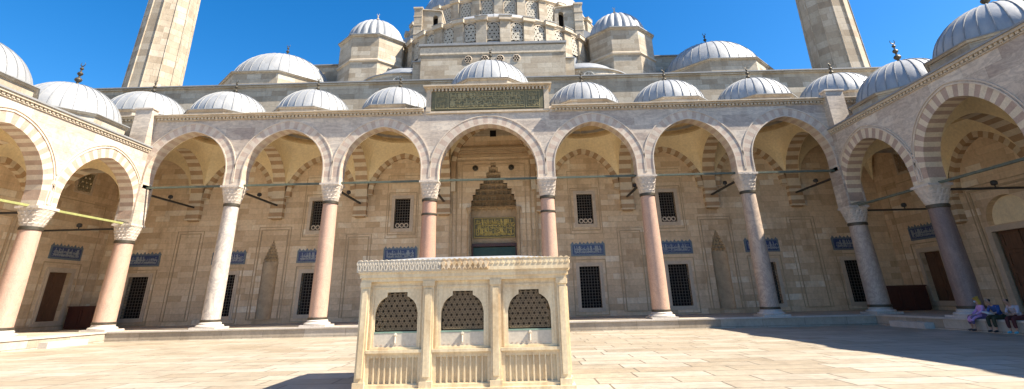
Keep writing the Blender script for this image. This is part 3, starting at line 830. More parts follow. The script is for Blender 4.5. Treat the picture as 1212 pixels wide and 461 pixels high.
def ring_drum(parent, cx, cy, R, z0, z1, angs, pw, pd, name='drum', half=True, a0=None, a1=None, wmat='ashlar', n=72, grey=True):
    mb = MB()
    A0, A1 = (a0, a1) if a0 is not None else (0, 2*PI)
    pts = [A0+(A1-A0)*i/n for i in range(n+1)]
    def ring(r, z): return mb.ring([(cx+r*math.sin(a), cy-r*math.cos(a), z) for a in pts])
    Rr = [ring(R, z0), ring(R, z1-.42)]
    mb.bridge(Rr[0], Rr[1], 0, False)
    C_ = [Rr[1], ring(R+.16, z1-.36), ring(R+.16, z1-.24), ring(R+.30, z1-.10), ring(R+.30, z1)]
    for a_, b_ in zip(C_, C_[1:]): mb.bridge(a_, b_, 2, False)
    mb.bridge(C_[-1], ring(R-1.2, z1+.22), 1, False)
    o = mb.build(name, ['lead_b' if grey else wmat, 'lead', 'moulding'], parent)  # grey drum wall: bluish shade on the limestone put into the colour
    for a in angs:
        c, s = math.sin(a), -math.cos(a)
        def T(u, d, z, c=c, s=s): return (cx+c*(R-d)-s*u, cy+s*(R-d)+c*u, z)
        q = MB(T); q.box(-pw/2, pw/2, -pd, .3, z0, z1-.40)
        q.box(-pw/2-.10, pw/2+.10, -pd-.22, .1, z1-.40, z1-.02, 1); q.box(-pw/2-.13, pw/2+.13, -pd-.27, .1, z1-.02, z1+.04, 2)
        q.build('pier', ['ashlar', 'moulding', 'lead_seam'], o)
    return o
DG = math.radians
# half dome ring
hd = ring_drum(mosque, 0, 18.6, 10.1, 18.3, 25.65, [DG(12*(k+.5)) for k in range(-8, 8)], .95, .32, 'half_dome_drum', a0=DG(-100), a1=DG(100))
drum_windows(hd, 0, 18.6, 10.1, 23.3, 25.15, [DG(12*k) for k in range(-7, 8)], 1.05, 0, 0, 0)
mb = MB(); add_shell(mb, 0, 18.6, 9.1, 25.75, 25.75, 34, .38, 4, .0)
o = mb.build('half_dome', 'lead', mosque, smooth=True); m2 = MB(); seam_lines(m2, 0, 18.6, 9.1, 25.75, 25.75, 34, .38); m2.build('lead_roll', 'lead_seam', o)
# main drum and dome
md = ring_drum(mosque, 0, 36, 14, 24, 36.95, [DG(11.25*k) for k in range(-8, 9)], 1.05, .45, 'main_drum', a0=0, a1=2*PI)
drum_windows(md, 0, 36, 14, 33.9, 36.45, [DG(11.25*(k+.5)) for k in range(-7, 7)], 1.35, 0, 0, 0)
dome(mosque, 0, 36, 13.2, 37.0, 37.1, 48, .8, 3., name='main_dome')
# block around the main drum and corner weight towers
q = MB(); q.box(-15, 15, 21.5, 51, 18.2, 29.8); q.box(-15.2, 15.2, 21.3, 51.2, 29.8, 30.0, 1); q.build('crossing_block', ['ashlar', 'lead_seam'], mosque)
for s in (-1, 1):
    x0, x1 = 6.7, 9.0
    arc = [(x0+.45, 30.4)]+[(x0+.75-.30*math.cos(PI*i/8), 33.1+.30*math.sin(PI*i/8)) for i in range(9)]+[(x0+1.05, 30.4)]
    q = MB(lambda u, d, z, s=s: (s*u, d, z))
    q.plate([(x0, 28), (x1, 28), (x1, 34.1), (x0+.2, 33.9), (x0, 33.6)], [arc], 20.2, 24)
    q.plate([(x0-.05, 33.6), (x0+.2, 33.92), (x1, 34.12), (x1, 34.25), (x0-.05, 34.0)], [], 20.05, 24.1, 1)
    q.box(x1, x1+.95, 19.9, 24, 27, 34.2); q.box(x1-.06, x1+1.05, 19.8, 24.1, 34.2, 34.4, 1)
    for k in range(5): q.box(x1-.02, x1+1.0, 19.86, 24, 28.3+k*1.2, 28.42+k*1.2, 1)
    q.box(x0+.3, x0+1.3, 20.9, 21.0, 30.0, 33.6, 2)
    q.build('buttress', ['ashlar', 'moulding', 'dark'], mosque)
    q = MB(lambda u, d, z, s=s: (s*u, d, z))   # sloping lead roof beside the buttress
    q.plate([(9.9, 26), (14.5, 26), (14.5, 28.6), (9.9, 31.2)], [], 20.6, 26); q.build('side_roof', 'lead_b', mosque)
    # aisle wall
    q = MB(lambda u, d, z, s=s: (s*u, d, z)); q.box(13.5, 25.6, 15.2, 20, 18.2, 24.6); q.box(13.4, 25.7, 15.05, 20, 24.6, 24.72, 1); q.build('aisle_wall', ['ashlar', 'lead_seam'], mosque)
    # turret
    cx, cy = s*12.35, 14.0; ap = 3.1
    t_ = MB()
    R = [t_.ring(oct_pts(cx, cy, a_, z)) for a_, z in ((ap, 18.2), (ap, 22.75), (ap+.14, 22.85), (ap+.14, 23.0), (ap, 23.12), (ap, 25.45), (ap+.1, 25.5), (ap+.18, 25.62))]
    for k, (a, b_) in enumerate(zip(R, R[1:])): t_.bridge(a, b_, 1 if k in (1, 2, 3) else 0)
    Q = [t_.ring(oct_pts(cx, cy, a_, z)) for a_, z in ((ap+.24, 25.62), (ap+.24, 25.72), (ap-.3, 25.95))]
    t_.bridge(R[-1], Q[0], 2); t_.bridge(Q[0], Q[1], 2); t_.bridge(Q[1], Q[2], 2); t_.face(Q[2], 2)
    to = t_.build('turret', ['ashlar', 'moulding', 'lead_seam'], mosque)
    q = MB(); add_shell(q, cx, cy, 2.72, 25.95, 25.95, 24, .98, 8, 0., .16); q.build('fluted_dome', 'lead', to, smooth=True)
    finial(to, cx, cy, 28.55, 1.1, 'moulding')
    # exedra
    ex = MB(); R_, cxx, cyy, zt = 4.6, s*8.2, 12.6, 20.15
    pts = [DG(-100+200*i/40) for i in range(41)]
    def ring(r, z): return ex.ring([(cxx+r*math.sin(a), cyy-r*math.cos(a), z) for a in pts])
    R = [ring(R_, 18.2), ring(R_, zt-.15), ring(R_+.12, zt-.1)]; ex.bridge(R[0], R[1], 0, False); ex.bridge(R[1], R[2], 0, False)
    Q = [ring(R_+.16, zt-.1), ring(R_+.16, zt), ring(R_-.5, zt+.15)]; ex.bridge(R[2], Q[0], 1, False); ex.bridge(Q[0], Q[1], 1, False); ex.bridge(Q[1], Q[2], 1, False)
    eo = ex.build('exedra', ['ashlar', 'lead_seam'], mosque)
    for a in [DG(x) for x in (-60, -30, 0, 30, 60)]:
        c, s2 = math.sin(a), -math.cos(a)
        def T(u, d, z, c=c, s2=s2): return (cxx+c*(R_-d)-s2*u, cyy+s2*(R_-d)+c*u, z)
        q = MB(T); f = q.ring([(math.cos(2*PI*i/20)*.42, -.02, 19.3+math.sin(2*PI*i/20)*.42) for i in range(20)]); q.face(f); wo = q.build('round_window', 'dark', eo, recalc=False)
        q = MB(T); hexgrille(q, T, 0, -.05, 18.8, 19.8, .9, .28, .05, lambda x, z: x*x+(z-19.3)**2 < .17)
        RR = [q.ring([(math.cos(2*PI*i/20)*r, d, 19.3+math.sin(2*PI*i/20)*r) for i in range(20)]) for r, d in ((.41, -.03), (.42, -.07), (.5, -.07), (.5, 0))]
        for x_, y_ in zip(RR, RR[1:]): q.bridge(x_, y_)
        q.build('lattice', 'lattice', wo)
    q = MB(); add_shell(q, cxx, cyy+.3, 3.9, zt, zt, 20, .55, 4, 0.); q.build('exedra_dome', 'lead_b', eo, smooth=True)
    # big side dome
    drum(mosque, s*20.5, 12.4, 4.75, 18.2, 20.5, lip=.16); dome(mosque, s*20.5, 12.4, 4.5, 20.3, 20.55, 34, .83, 1.3, 'lead' if s < 0 else 'lead', 'side_dome')

# ------------------------------------------------------------------ SIDE ARCADES
def side_arcade(T, s, label, shafts):
    root = empty('side_arcade', (s*XW, -15, PZ), label, 'arcade')
    us = [0]+[bb*k for k in range(1, 6)]
    for k, u in enumerate(us[1:]):
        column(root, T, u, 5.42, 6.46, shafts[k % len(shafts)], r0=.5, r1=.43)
    zt = 11.0
    for k in range(5):
        u0, u1 = us[k], us[k+1]; uc = (u0+u1)/2; a = (u1-u0)/2-.55
        mb = MB(T); O = add_arch(mb, uc, a, 6.46, 7.0, 2.85, .55, -.40, .40, 34, 2, (0, 1), .02); mb.build('arch', ['red_v', 'cream_v'] if s > 0 else ['red_v', 'white_v'], root)
        mm = MB(T); arch_moulding(mm, uc, a, 6.6, 7.0, 2.85, .555, -.40, .07, .06); arch_moulding(mm, uc, a, 6.6, 7.0, 2.85, .70, -.40, .05, .05); mm.build('arch_moulding', 'white_v', root)
        sp = MB(T); add_spandrel(sp, O, u0, u1, zt, -.40, .40); sp.build('spandrel', 'spandrel', root)
        xc, yc, _ = T(uc, 3.1, 0)
        drum(root, xc, yc, 2.85, 11.5, 12.2, lip=.14); dome(root, xc, yc, 2.75, 12.0, 12.2, 30, .93, 1.3)
    q = MB(T); q.box(.41, 31.3, -.38, .40, zt, 11.3); q.build('parapet', 'spandrel', root)
    q = MB(T); q.box(.41, 31.3, -.46, -.38, 10.95, 11.0); q.box(.41, 31.3, -.56, -.38, 11.12, 11.24); q.box(.41, 31.3, -.62, .55, 11.24, 11.33, 1)
    x = .45
    while x < 31: q.box(x, x+.15, -.50, -.38, 11.01, 11.12, 2); x += .24
    q.build('cornice', ['moulding', 'lead_seam', 'dentil'], root)
    q = MB(lambda x, y, z: T(x, z, y)); q.plate(rect(.41, 31.3, .40, DP+.3), [circ(us[k]+3.1, 3.12, 2.42) for k in range(5)], 11.34, 11.5); q.build('roof', 'lead', root)
    interior(root, T, us, 7.05, 3.0, 10.95, 6.46, cm=('brown_v', 'cream_v'), zcor=5.5)
    # rear wall with corner bay: shuttered window, tiles, grille; door bay beyond
    H = [rect(-3.95, -2.25, .98, 3.95), rect(-3.6, -2.4, 9.3, 10.6), rect(1.6, 4.6, PZ-.01, 4.75)]
    arc = [(1.7+.0, 4.95)]+[(3.1-1.4*math.cos(PI*i/14), 5.2+1.25*math.sin(PI*i/14)) for i in range(15)]+[(4.5, 4.95)]
    H.append(arc[::-1])
    for k in range(2, 5): H.append(rect(us[k]+2.35, us[k]+3.85, .98, 3.8))
    w = MB(T); w.plate(rect(-DP-.001, 31.3, GZ, 11.4), H, DP, DP+.9); w.build('rear_wall', 'back', root, recalc=False)
    w = MB(T); w.plate(rect(-DP-.001, 0, 11.4, 13.5), [], DP, DP+.9); w.box(-DP, 31.3, DP+.9, DP+1.1, GZ, 11.4); w.build('outer_wall', 'ashlar', root)
    window(root, T, -3.1, DP, .98, 3.95, 1.70, .3, 'frame_w', 'shutter', .28)
    for k in range(2, 5): window(root, T, us[k]+3.1, DP, .98, 3.8, 1.5); tile_panel(root, T, us[k]+3.1, DP, seed=40+k)
    tile_panel(root, T, -3.1, DP, 4.75, 5.6, 2.5, seed=31+s)
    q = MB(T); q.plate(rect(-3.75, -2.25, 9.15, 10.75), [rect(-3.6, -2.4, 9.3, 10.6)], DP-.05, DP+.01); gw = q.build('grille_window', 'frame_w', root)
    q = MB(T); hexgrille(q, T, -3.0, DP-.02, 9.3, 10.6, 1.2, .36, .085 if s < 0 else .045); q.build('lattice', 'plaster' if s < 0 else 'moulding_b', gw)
    q = MB(T); dd = DP+.25 if s < 0 else DP+.05; q.box(-3.65, -2.35, dd, dd+.03, 9.2, 10.7); q.build('pane', 'dark' if s < 0 else 'f_white', gw)  # right pane: daylight behind the glass painted as a pale surface
    q = MB(T)
    panel(root, T, -4.5, -1.7, .7, 4.5, DP, .06); panel(root, T, -5.3, -.9, .7, 8.6, DP, .05, .03); panel(root, T, 1.25, 4.95, PZ, 6.9, DP, .12, .07); panel(root, T, .95, 5.25, PZ, 7.2, DP, .05, .04)
    
    q = MB(T); q.plate(rect(1.45, 4.75, PZ-.2, 4.9), [rect(1.75, 4.45, PZ-.15, 4.6)], DP-.06, DP+.2); do = q.build('doorway', 'frame_w', root)
    q = MB(T); q.box(1.75, 4.45, DP+.3, DP+.4, PZ, 4.65)
    for j, (a_, b_) in enumerate(((1.8, 3.08), (3.12, 4.4))):
        for k in range(4): q.plate(rect(a_+.04, b_-.04, PZ+.1+k*1.03, PZ+1.05+k*1.03), [rect(a_+.2, b_-.2, PZ+.26+k*1.03, PZ+.89+k*1.03)], DP+.24, DP+.3)
    q.build('door', 'wood', do)
    q = MB(T); q.box(1.6, 4.6, DP+.35, DP+.4, 4.8, 6.6); q.build('lunette', 'plaster', do)
    q = MB(T); 
    if s > 0: 
        q.box(.05, 31, -.055, .055, 6.42, 6.53)
        q.build('tie_rod', 'rod', root)
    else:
        q.box(.05, 31, -.055, .055, 6.42, 6.53); q.build('tie_rod', 'rod_sunlit', root)
    for u in us[1:]:
        q = MB(T); q.box(u-.05, u+.05, .3, DP-.3, 6.18, 6.28); q.build('tie_rod', 'rod_d', root)
    q = MB(T); q.box(-.05, .05, .3, DP-.3, 6.18, 6.28); q.build('tie_rod', 'rod_d', root)
    # low step at the corner
    q = MB(T); q.box(2.6, 5.0, -1.45, -1.0, GZ, PZ-.24); q.build('low_step', 'marble', root)
    # cross arch over the corner line
    q = MB(T)
    return root
aL = side_arcade(TL, -1, 'left side arcade with sunlit white spandrels and red striped arches', ['shaft_pale', 'shaft_white', 'shaft_pink'])
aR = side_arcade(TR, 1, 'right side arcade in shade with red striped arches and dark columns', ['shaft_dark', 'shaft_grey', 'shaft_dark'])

# ------------------------------------------------------------------ MINARETS
for s, lab in ((-1, 'tall pale fluted minaret at the left corner of the mosque'), (1, 'tall fluted minaret in half shade at the right corner of the mosque')):
    cx, cy = s*30.8, 9.6
    root = empty('minaret', (cx, cy, GZ), lab, 'minaret', None)
    mb = MB(); mb.box(cx-3, cx+3, cy-3.0, cy+3, GZ, 16.5); mb.build('plinth', 'ashlar', root)
    mb = MB(); n = 12
    R = [mb.ring(oct_pts(cx, cy, a, z, n)) for a, z in ((2.12, 16.5), (2.02, 20), (1.84, 30), (1.72, 38))]
    for a, b_ in zip(R, R[1:]): mb.bridge(a, b_)
    sh = mb.build('shaft', 'minaret', root)
    mb = MB()
    for k in range(n):
        pa = oct_pts(cx, cy, 2.06, 18.0, n)[k]; pb = oct_pts(cx, cy, 1.72, 38, n)[k]
        mb.tube(pa, pb, .07, 6)
    mb.build('edge_roll', 'minaret', sh)
    mb = MB(); mb.lathe([(1.7, 37), (2.2, 37.6), (2.9, 38.2), (3.1, 38.6), (3.1, 39.6), (2.95, 39.6), (2.95, 38.7), (1.8, 38.7)], cx, cy, 24, cap=False); mb.build('balcony', 'minaret', root)
    mb = MB(); mb.lathe([(1.8, 38.7), (1.75, 48), (2.0, 48.2)], cx, cy, 16); mb.build('upper_shaft', 'minaret', root)
    mb = MB(); mb.lathe([(2.1, 48.2), (1.9, 48.6), (.06, 57)], cx, cy, 16); mb.build('cone_roof', 'lead', root)

# ------------------------------------------------------------------ FOUNTAIN
fx0, fx1, fy0, fy1 = -1.60, 2.87, -19.30, -16.80
fo = empty('ablution_fountain', ((fx0+fx1)/2, (fy0+fy1)/2, GZ), 'low carved marble ablution fountain with arched lattice openings in the middle of the courtyard', 'fountain')
def f_side(T, cuts, frieze):
    """cuts: positions of pilasters (u0,u1); panels between them; d = 0 on the face, positive inwards"""
    for u0, u1 in cuts:
        q = MB(T); q.box(u0, u1, -.03, .22, -.02, 2.07)
        q.box(u0+.045, u1-.045, -.06, .0, .20, 1.90); q.box(u0-.02, u1+.02, -.07, .2, GZ, .12); q.box(u0-.015, u1+.015, -.06, .2, 1.96, 2.07)
        q.build('pilaster', 'f_marble', fo)
    for (a0, a1), (b0, b1) in zip(cuts, cuts[1:]):
        u0, u1 = a1, b0; uc = (u0+u1)/2
        hw = .46
        arc = [(-hw, 1.06), (hw, 1.06), (hw, 1.42), (hw-.015, 1.50), (hw-.05, 1.60), (hw-.11, 1.68), (hw-.19, 1.74), (hw-.24, 1.76), (.22, 1.78), (.22, 1.85), (-.22, 1.85), (-.22, 1.78),
               (-hw+.24, 1.76), (-hw+.19, 1.74), (-hw+.11, 1.68), (-hw+.05, 1.60), (-hw+.015, 1.50), (-hw, 1.42)]
        arc = [(uc+x, z) for x, z in arc]
        low = [(uc-hw, .77), (uc+hw, .77), (uc+hw, 1.06), (uc-hw, 1.06)]
        full = [low[0], low[1]]+arc[1:]+[arc[0]]
        full = [(uc-hw, .77), (uc+hw, .77)]+arc[2:]
        q = MB(T)
        q.plate(rect(u0-.01, u1+.01, .70, 2.07), [full], .05, .17)
        q.plate([(u0+.05, .72), (u1-.05, .72), (u1-.05, 1.97), (u0+.05, 1.97)], [[(u0+.085, .755), (u1-.085, .755), (u1-.085, 1.935), (u0+.085, 1.935)]], .03, .055)
        pa = q.build('panel', 'f_marble', fo)
        # grille
        def inside(x, z):
            x = abs(x-uc)
            if not 1.08 < z < 1.84: return False
            if z > 1.77: return x < .21
            lim = hw-.01 if z < 1.42 else hw-.26*((z-1.42)/.35)**2.2
            return x < lim
        q = MB(T); hexgrille(q, T, uc, .10, 1.06, 1.86, .96, .118, .016, inside)
        q.build('grille', 'f_grille', pa)
        q = MB(T); q.box(uc-hw-.01, uc+hw+.01, .06, .16, .765, 1.03); q.build('splash_slab', 'f_white', pa)
        q = MB(T); q.box(uc-hw, uc+hw, .055, .15, 1.03, 1.06); q.build('sill', 'f_green', pa)
        q = MB(T)
        q.tube((uc, .06, 1.02), (uc, .04, .84), .02, 8); q.tube((uc, .06, 1.0), (uc, .0, 1.01), .035, 8, .022); q.build('tap', 'f_white', pa)
        q = MB(T)
        for k in range(9): q.box(uc-hw+.06+k*.1, uc-hw+.10+k*.1, .054, .07, .795, .81)
        q.build('inlay', 'pink_v', pa)
        # fluted lower panel
        q = MB(T); z0, z1 = .08, .62; n = 9; uu0, uu1 = u0+.06, u1-.06; fw = (uu1-uu0)/n
        q.plate(rect(u0-.01, u1+.01, -.02, .70), [rect(uu0, uu1, z0, z1)], .02, .16)
        q.box(u0+.0, u1-.0, -.035, .16, .655, .715)
        q.box(u0+.0, u1-.0, -.01, .16, -.02, .06)
        for k in range(n):
            L = []
            for i in range(9):
                t = PI*i/8; L.append((uu0+fw*(k+.12)+fw*.76*(1-math.cos(t))/2, .035+.05*math.sin(t)))
            A = [q.vert((x, d, z0)) for x, d in L]; Bq = [q.vert((x, d, z1-.05)) for x, d in L]; C = [q.vert((uu0+fw*(k+.5)+(x-uu0-fw*(k+.5))*.3, .035, z1)) for x, d in L]
            q.bridge(A, Bq, 0, False); q.bridge(Bq, C, 0, False)
            for x0_, x1_ in ((uu0+fw*k, uu0+fw*(k+.12)), (uu0+fw*(k+.88), uu0+fw*(k+1))): q.box(x0_, x1_, .02, .06, z0, z1)
            q.poly([(uu0+fw*k, .034, z1-.06), (uu0+fw*(k+1), .034, z1-.06), (uu0+fw*(k+1), .034, z1), (uu0+fw*k, .034, z1)])
        q.box(uu0, uu1, .10, .12, z0, z1)
        q.build('fluted_panel', 'f_marble', fo)
    U0, U1 = cuts[0][0], cuts[-1][1]
    q = MB(T); q.box(U0-.0, U1+.0, -.045, .2, 2.07, 2.15); q.box(U0-.03, U1+.03, -.085, .2, 2.15, 2.24); q.box(U0-.06, U1+.06, -.11, .2, 2.24, 2.27); q.build('lintel', 'f_marble', fo)
    # frieze pieces of different stone, with relief and cresting
    for (a, b_, mat, style) in frieze(U0, U1):
        q = MB(T); q.box(a, b_, -.13, .2, 2.27, 2.50)
        n = max(1, round((b_-a)/.115)); w = (b_-a)/n
        for k in range(n):
            c = a+w*(k+.5)
            if style == 0:
                q.plate([(c-.03, 2.30), (c+.03, 2.30), (c+.045, 2.38), (c, 2.47), (c-.045, 2.38)], [[(c-.012, 2.32), (c+.012, 2.32), (c+.02, 2.38), (c, 2.43), (c-.02, 2.38)]], -.15, -.12)
                q.plate([(c-w*.5, 2.41), (c-w*.38, 2.45), (c-w*.5, 2.49), (c-w*.62, 2.45)], [], -.145, -.12)
            elif style == 1:
                q.plate([(c-.045, 2.29), (c-.02, 2.36), (c-.05, 2.43), (c-.01, 2.47), (c+.01, 2.47), (c+.05, 2.43), (c+.02, 2.36), (c+.045, 2.29), (c, 2.33)], [], -.165, -.12)
            else:
                q.plate([(c-.04, 2.40), (c+.04, 2.40), (c, 2.47)], [], -.142, -.12)
            q.plate([(c-w*.5, 2.50), (c+w*.5, 2.50), (c+w*.28, 2.515), (c, 2.53), (c-w*.28, 2.515)], [], -.14, .0)
        q.build('frieze', mat, fo)
W_ = fx1-fx0
T1 = lambda u, d, z: (fx0+u, fy0+d, z)
T2 = lambda u, d, z: (fx1-u, fy1-d, z)
T3 = lambda u, d, z: (fx0+d, fy1-u, z)
T4 = lambda u, d, z: (fx1-d, fy0+u, z)
front = [(0, .20), (1.37, 1.60), (2.83, 3.05), (4.27, W_)]
f_side(T1, front, lambda a, b_: [(a-.10, 1.75, 'f_white', 0), (1.75, 2.80, 'f_brown', 1), (2.80, b_+.10, 'f_marble', 2)])
f_side(T2, front, lambda a, b_: [(a-.10, b_+.10, 'f_marble', 0)])
D_ = fy1-fy0
side = [(.23, .40), (1.14, 1.36), (2.10, D_-.23)]
f_side(T3, side, lambda a, b_: [(.2, D_-.2, 'f_marble', 0)])
f_side(T4, side, lambda a, b_: [(.2, D_-.2, 'f_marble', 2)])
q = MB(); q.box(fx0+.42, fx1-.42, fy0+.42, fy1-.42, GZ, 2.2); q.build('tank', 'f_dark', fo)
q = MB(); A = q.ring([(fx0-.02, fy0-.02, 2.50), (fx1+.02, fy0-.02, 2.50), (fx1+.02, fy1+.02, 2.50), (fx0-.02, fy1+.02, 2.50)])
Bq = q.ring([(fx0+1.1, fy0+1.1, 2.65), (fx1-1.1, fy0+1.1, 2.65), (fx1-1.1, fy1-1.1, 2.65), (fx0+1.1, fy1-1.1, 2.65)]); q.bridge(A, Bq); q.face(Bq); q.build('roof', 'lead', fo)
q = MB(); q.box(fx0-.10, fx1+.10, fy0-.10, fy1+.10, GZ-.02, .0); q.build('plinth', 'f_marble', fo)

# ------------------------------------------------------------------ cabinets, floodlights
def cabinet(x0, x1, y0, y1, z1, label):
    r = empty('storage_cabinet', ((x0+x1)/2, (y0+y1)/2, PZ), label, 'cabinet')
    q = MB(); q.box(x0, x1, y0, y1, PZ+.06, z1-.06); q.box(x0+.05, x1-.05, y0+.05, y1-.05, PZ, PZ+.06); q.build('carcass', 'wood_r', r)
    q = MB(); q.box(x0-.05, x1+.05, y0-.05, y1+.05, z1-.06, z1); q.build('top', 'wood_r', r)
    for k in range(3):
        a = x0+(x1-x0)*k/3; b_ = x0+(x1-x0)*(k+1)/3
        q = MB(); q.plate(rect(a+.03, b_-.03, PZ+.12, z1-.12), [rect(a+.14, b_-.14, PZ+.24, z1-.24)], y0-.03, y0); d_ = q.build('door', 'wood_r', r)
        q = MB(); q.tube((b_-.10, y0-.03, (PZ+z1)/2), (b_-.10, y0-.06, (PZ+z1)/2), .02, 8); q.build('handle', 'bronze', d_)
cabinet(-28.2, -25.6, 4.2, 5.0, 1.85, 'low red brown wooden cabinet behind the left corner column')
cabinet(25.3, 27.9, 3.6, 4.4, 1.95, 'low dark wooden cabinet behind the right corner column')

def floodlight(p, label, grp):
    r = empty('floodlight', p, label, 'lamp', grp)
    x, y, z = p
    q = MB(); q.tube((x, y, z), (x, y, z+.10), .03, 8); q.build('bracket', 'rod_d', r)
    q = MB(); q.lathe([(.05, z+.10), (.14, z+.13), (.15, z+.26), (.10, z+.33), (.03, z+.35)], x, y, 12); q.build('housing', 'rod_d', r)
names = ['leftmost corner', 'first', 'second', 'third', 'fourth', 'fifth', 'sixth', 'rightmost corner']
cols_txt = ['over the left corner column', 'behind the white marble column left of centre', 'behind the rose column second left of the portal', 'behind the column just left of the portal',
            'behind the column just right of the portal', 'behind the rose column second right of the portal', 'behind the greyish column right of centre', 'over the right corner column']
for u, tx in zip(colx, cols_txt):
    floodlight((u, 3.1, 8.57), 'small black floodlight on the tie rod '+tx, 'floodlights on the front portico rods')
floodlight((XW+3.1, -.0, 6.28), 'small black floodlight on the low rod of the right arcade corner', 'floodlights on the side arcade rods')
floodlight((XW+3.1, -bb, 6.28), 'small black floodlight on the rod behind the dark right arcade column', 'floodlights on the side arcade rods')
floodlight((-XW-3.1, -.0, 6.28), 'small black floodlight on the low rod of the left arcade corner', 'floodlights on the side arcade rods')
floodlight((-XW-3.1, -bb, 6.28), 'small black floodlight on the rod behind the first left arcade column', 'floodlights on the side arcade rods')

# ------------------------------------------------------------------ PEOPLE
def skin(name, nodes, edges, mat, parent, root=0, sub=2):
    off = Vector(wloc(parent))
    me = bpy.data.meshes.new(name); me.from_pydata([Vector(n[0]) for n in nodes], edges, [])
    o = bpy.data.objects.new(name, me); COL.objects.link(o)
    o.modifiers.new('s', 'SKIN'); sv = me.skin_vertices[0].data
    for i, n in enumerate(nodes):
        r = n[1]; sv[i].radius = (r, r) if not isinstance(r, tuple) else r; sv[i].use_root = (i == root)
    m = o.modifiers.new('u', 'SUBSURF'); m.levels = sub; m.render_levels = sub
    bpy.context.view_layer.update()
    ev = o.evaluated_get(bpy.context.evaluated_depsgraph_get())
    m2 = bpy.data.meshes.new_from_object(ev); bpy.data.objects.remove(o)
    m2.name = name
    for p_ in m2.polygons: p_.use_smooth = True
    m2.materials.clear(); m2.materials.append(mat)
    o = bpy.data.objects.new(name, m2); COL.objects.link(o); o.parent = parent
    return o
M['skin'] = plain('skin', (.46, .27, .19), .55, .1, 5.)
M['hair_d'] = plain('dark hair', (.02, .014, .01), .5, .3, 20.)
M['lilac'] = plain('lilac cloth', (.60, .34, .62), .85, .2, 6.)
M['violet'] = plain('violet grey cloth', (.16, .11, .22), .85, .2, 6.)
M['mustard'] = plain('mustard scarf', (.50, .32, .05), .85, .2, 6.)
M['mask'] = plain('pale blue mask cloth', (.42, .58, .68), .8, .1, 6.)
M['blue'] = plain('royal blue cloth', (.03, .08, .25), .85, .2, 6.)
M['olive'] = plain('olive dark cloth', (.035, .045, .025), .85, .2, 6.)
M['whitec'] = plain('white cloth', (.45, .42, .47), .85, .2, 6.)
M['darkc'] = plain('black cloth', (.025, .022, .03), .85, .2, 6.)
M['maroon'] = plain('maroon cloth', (.09, .02, .02), .85, .2, 6.)
M['cyan'] = plain('light blue shoe', (.14, .48, .58), .6, .1, 6.)
M['shoe_d'] = plain('dark shoe', (.05, .04, .04), .5, .2, 6.)
M['paper'] = plain('paper', (.70, .70, .68), .8, .05, 6.)
M['eye'] = plain('dark eye', (.02, .015, .01), .3, .1, 6.)
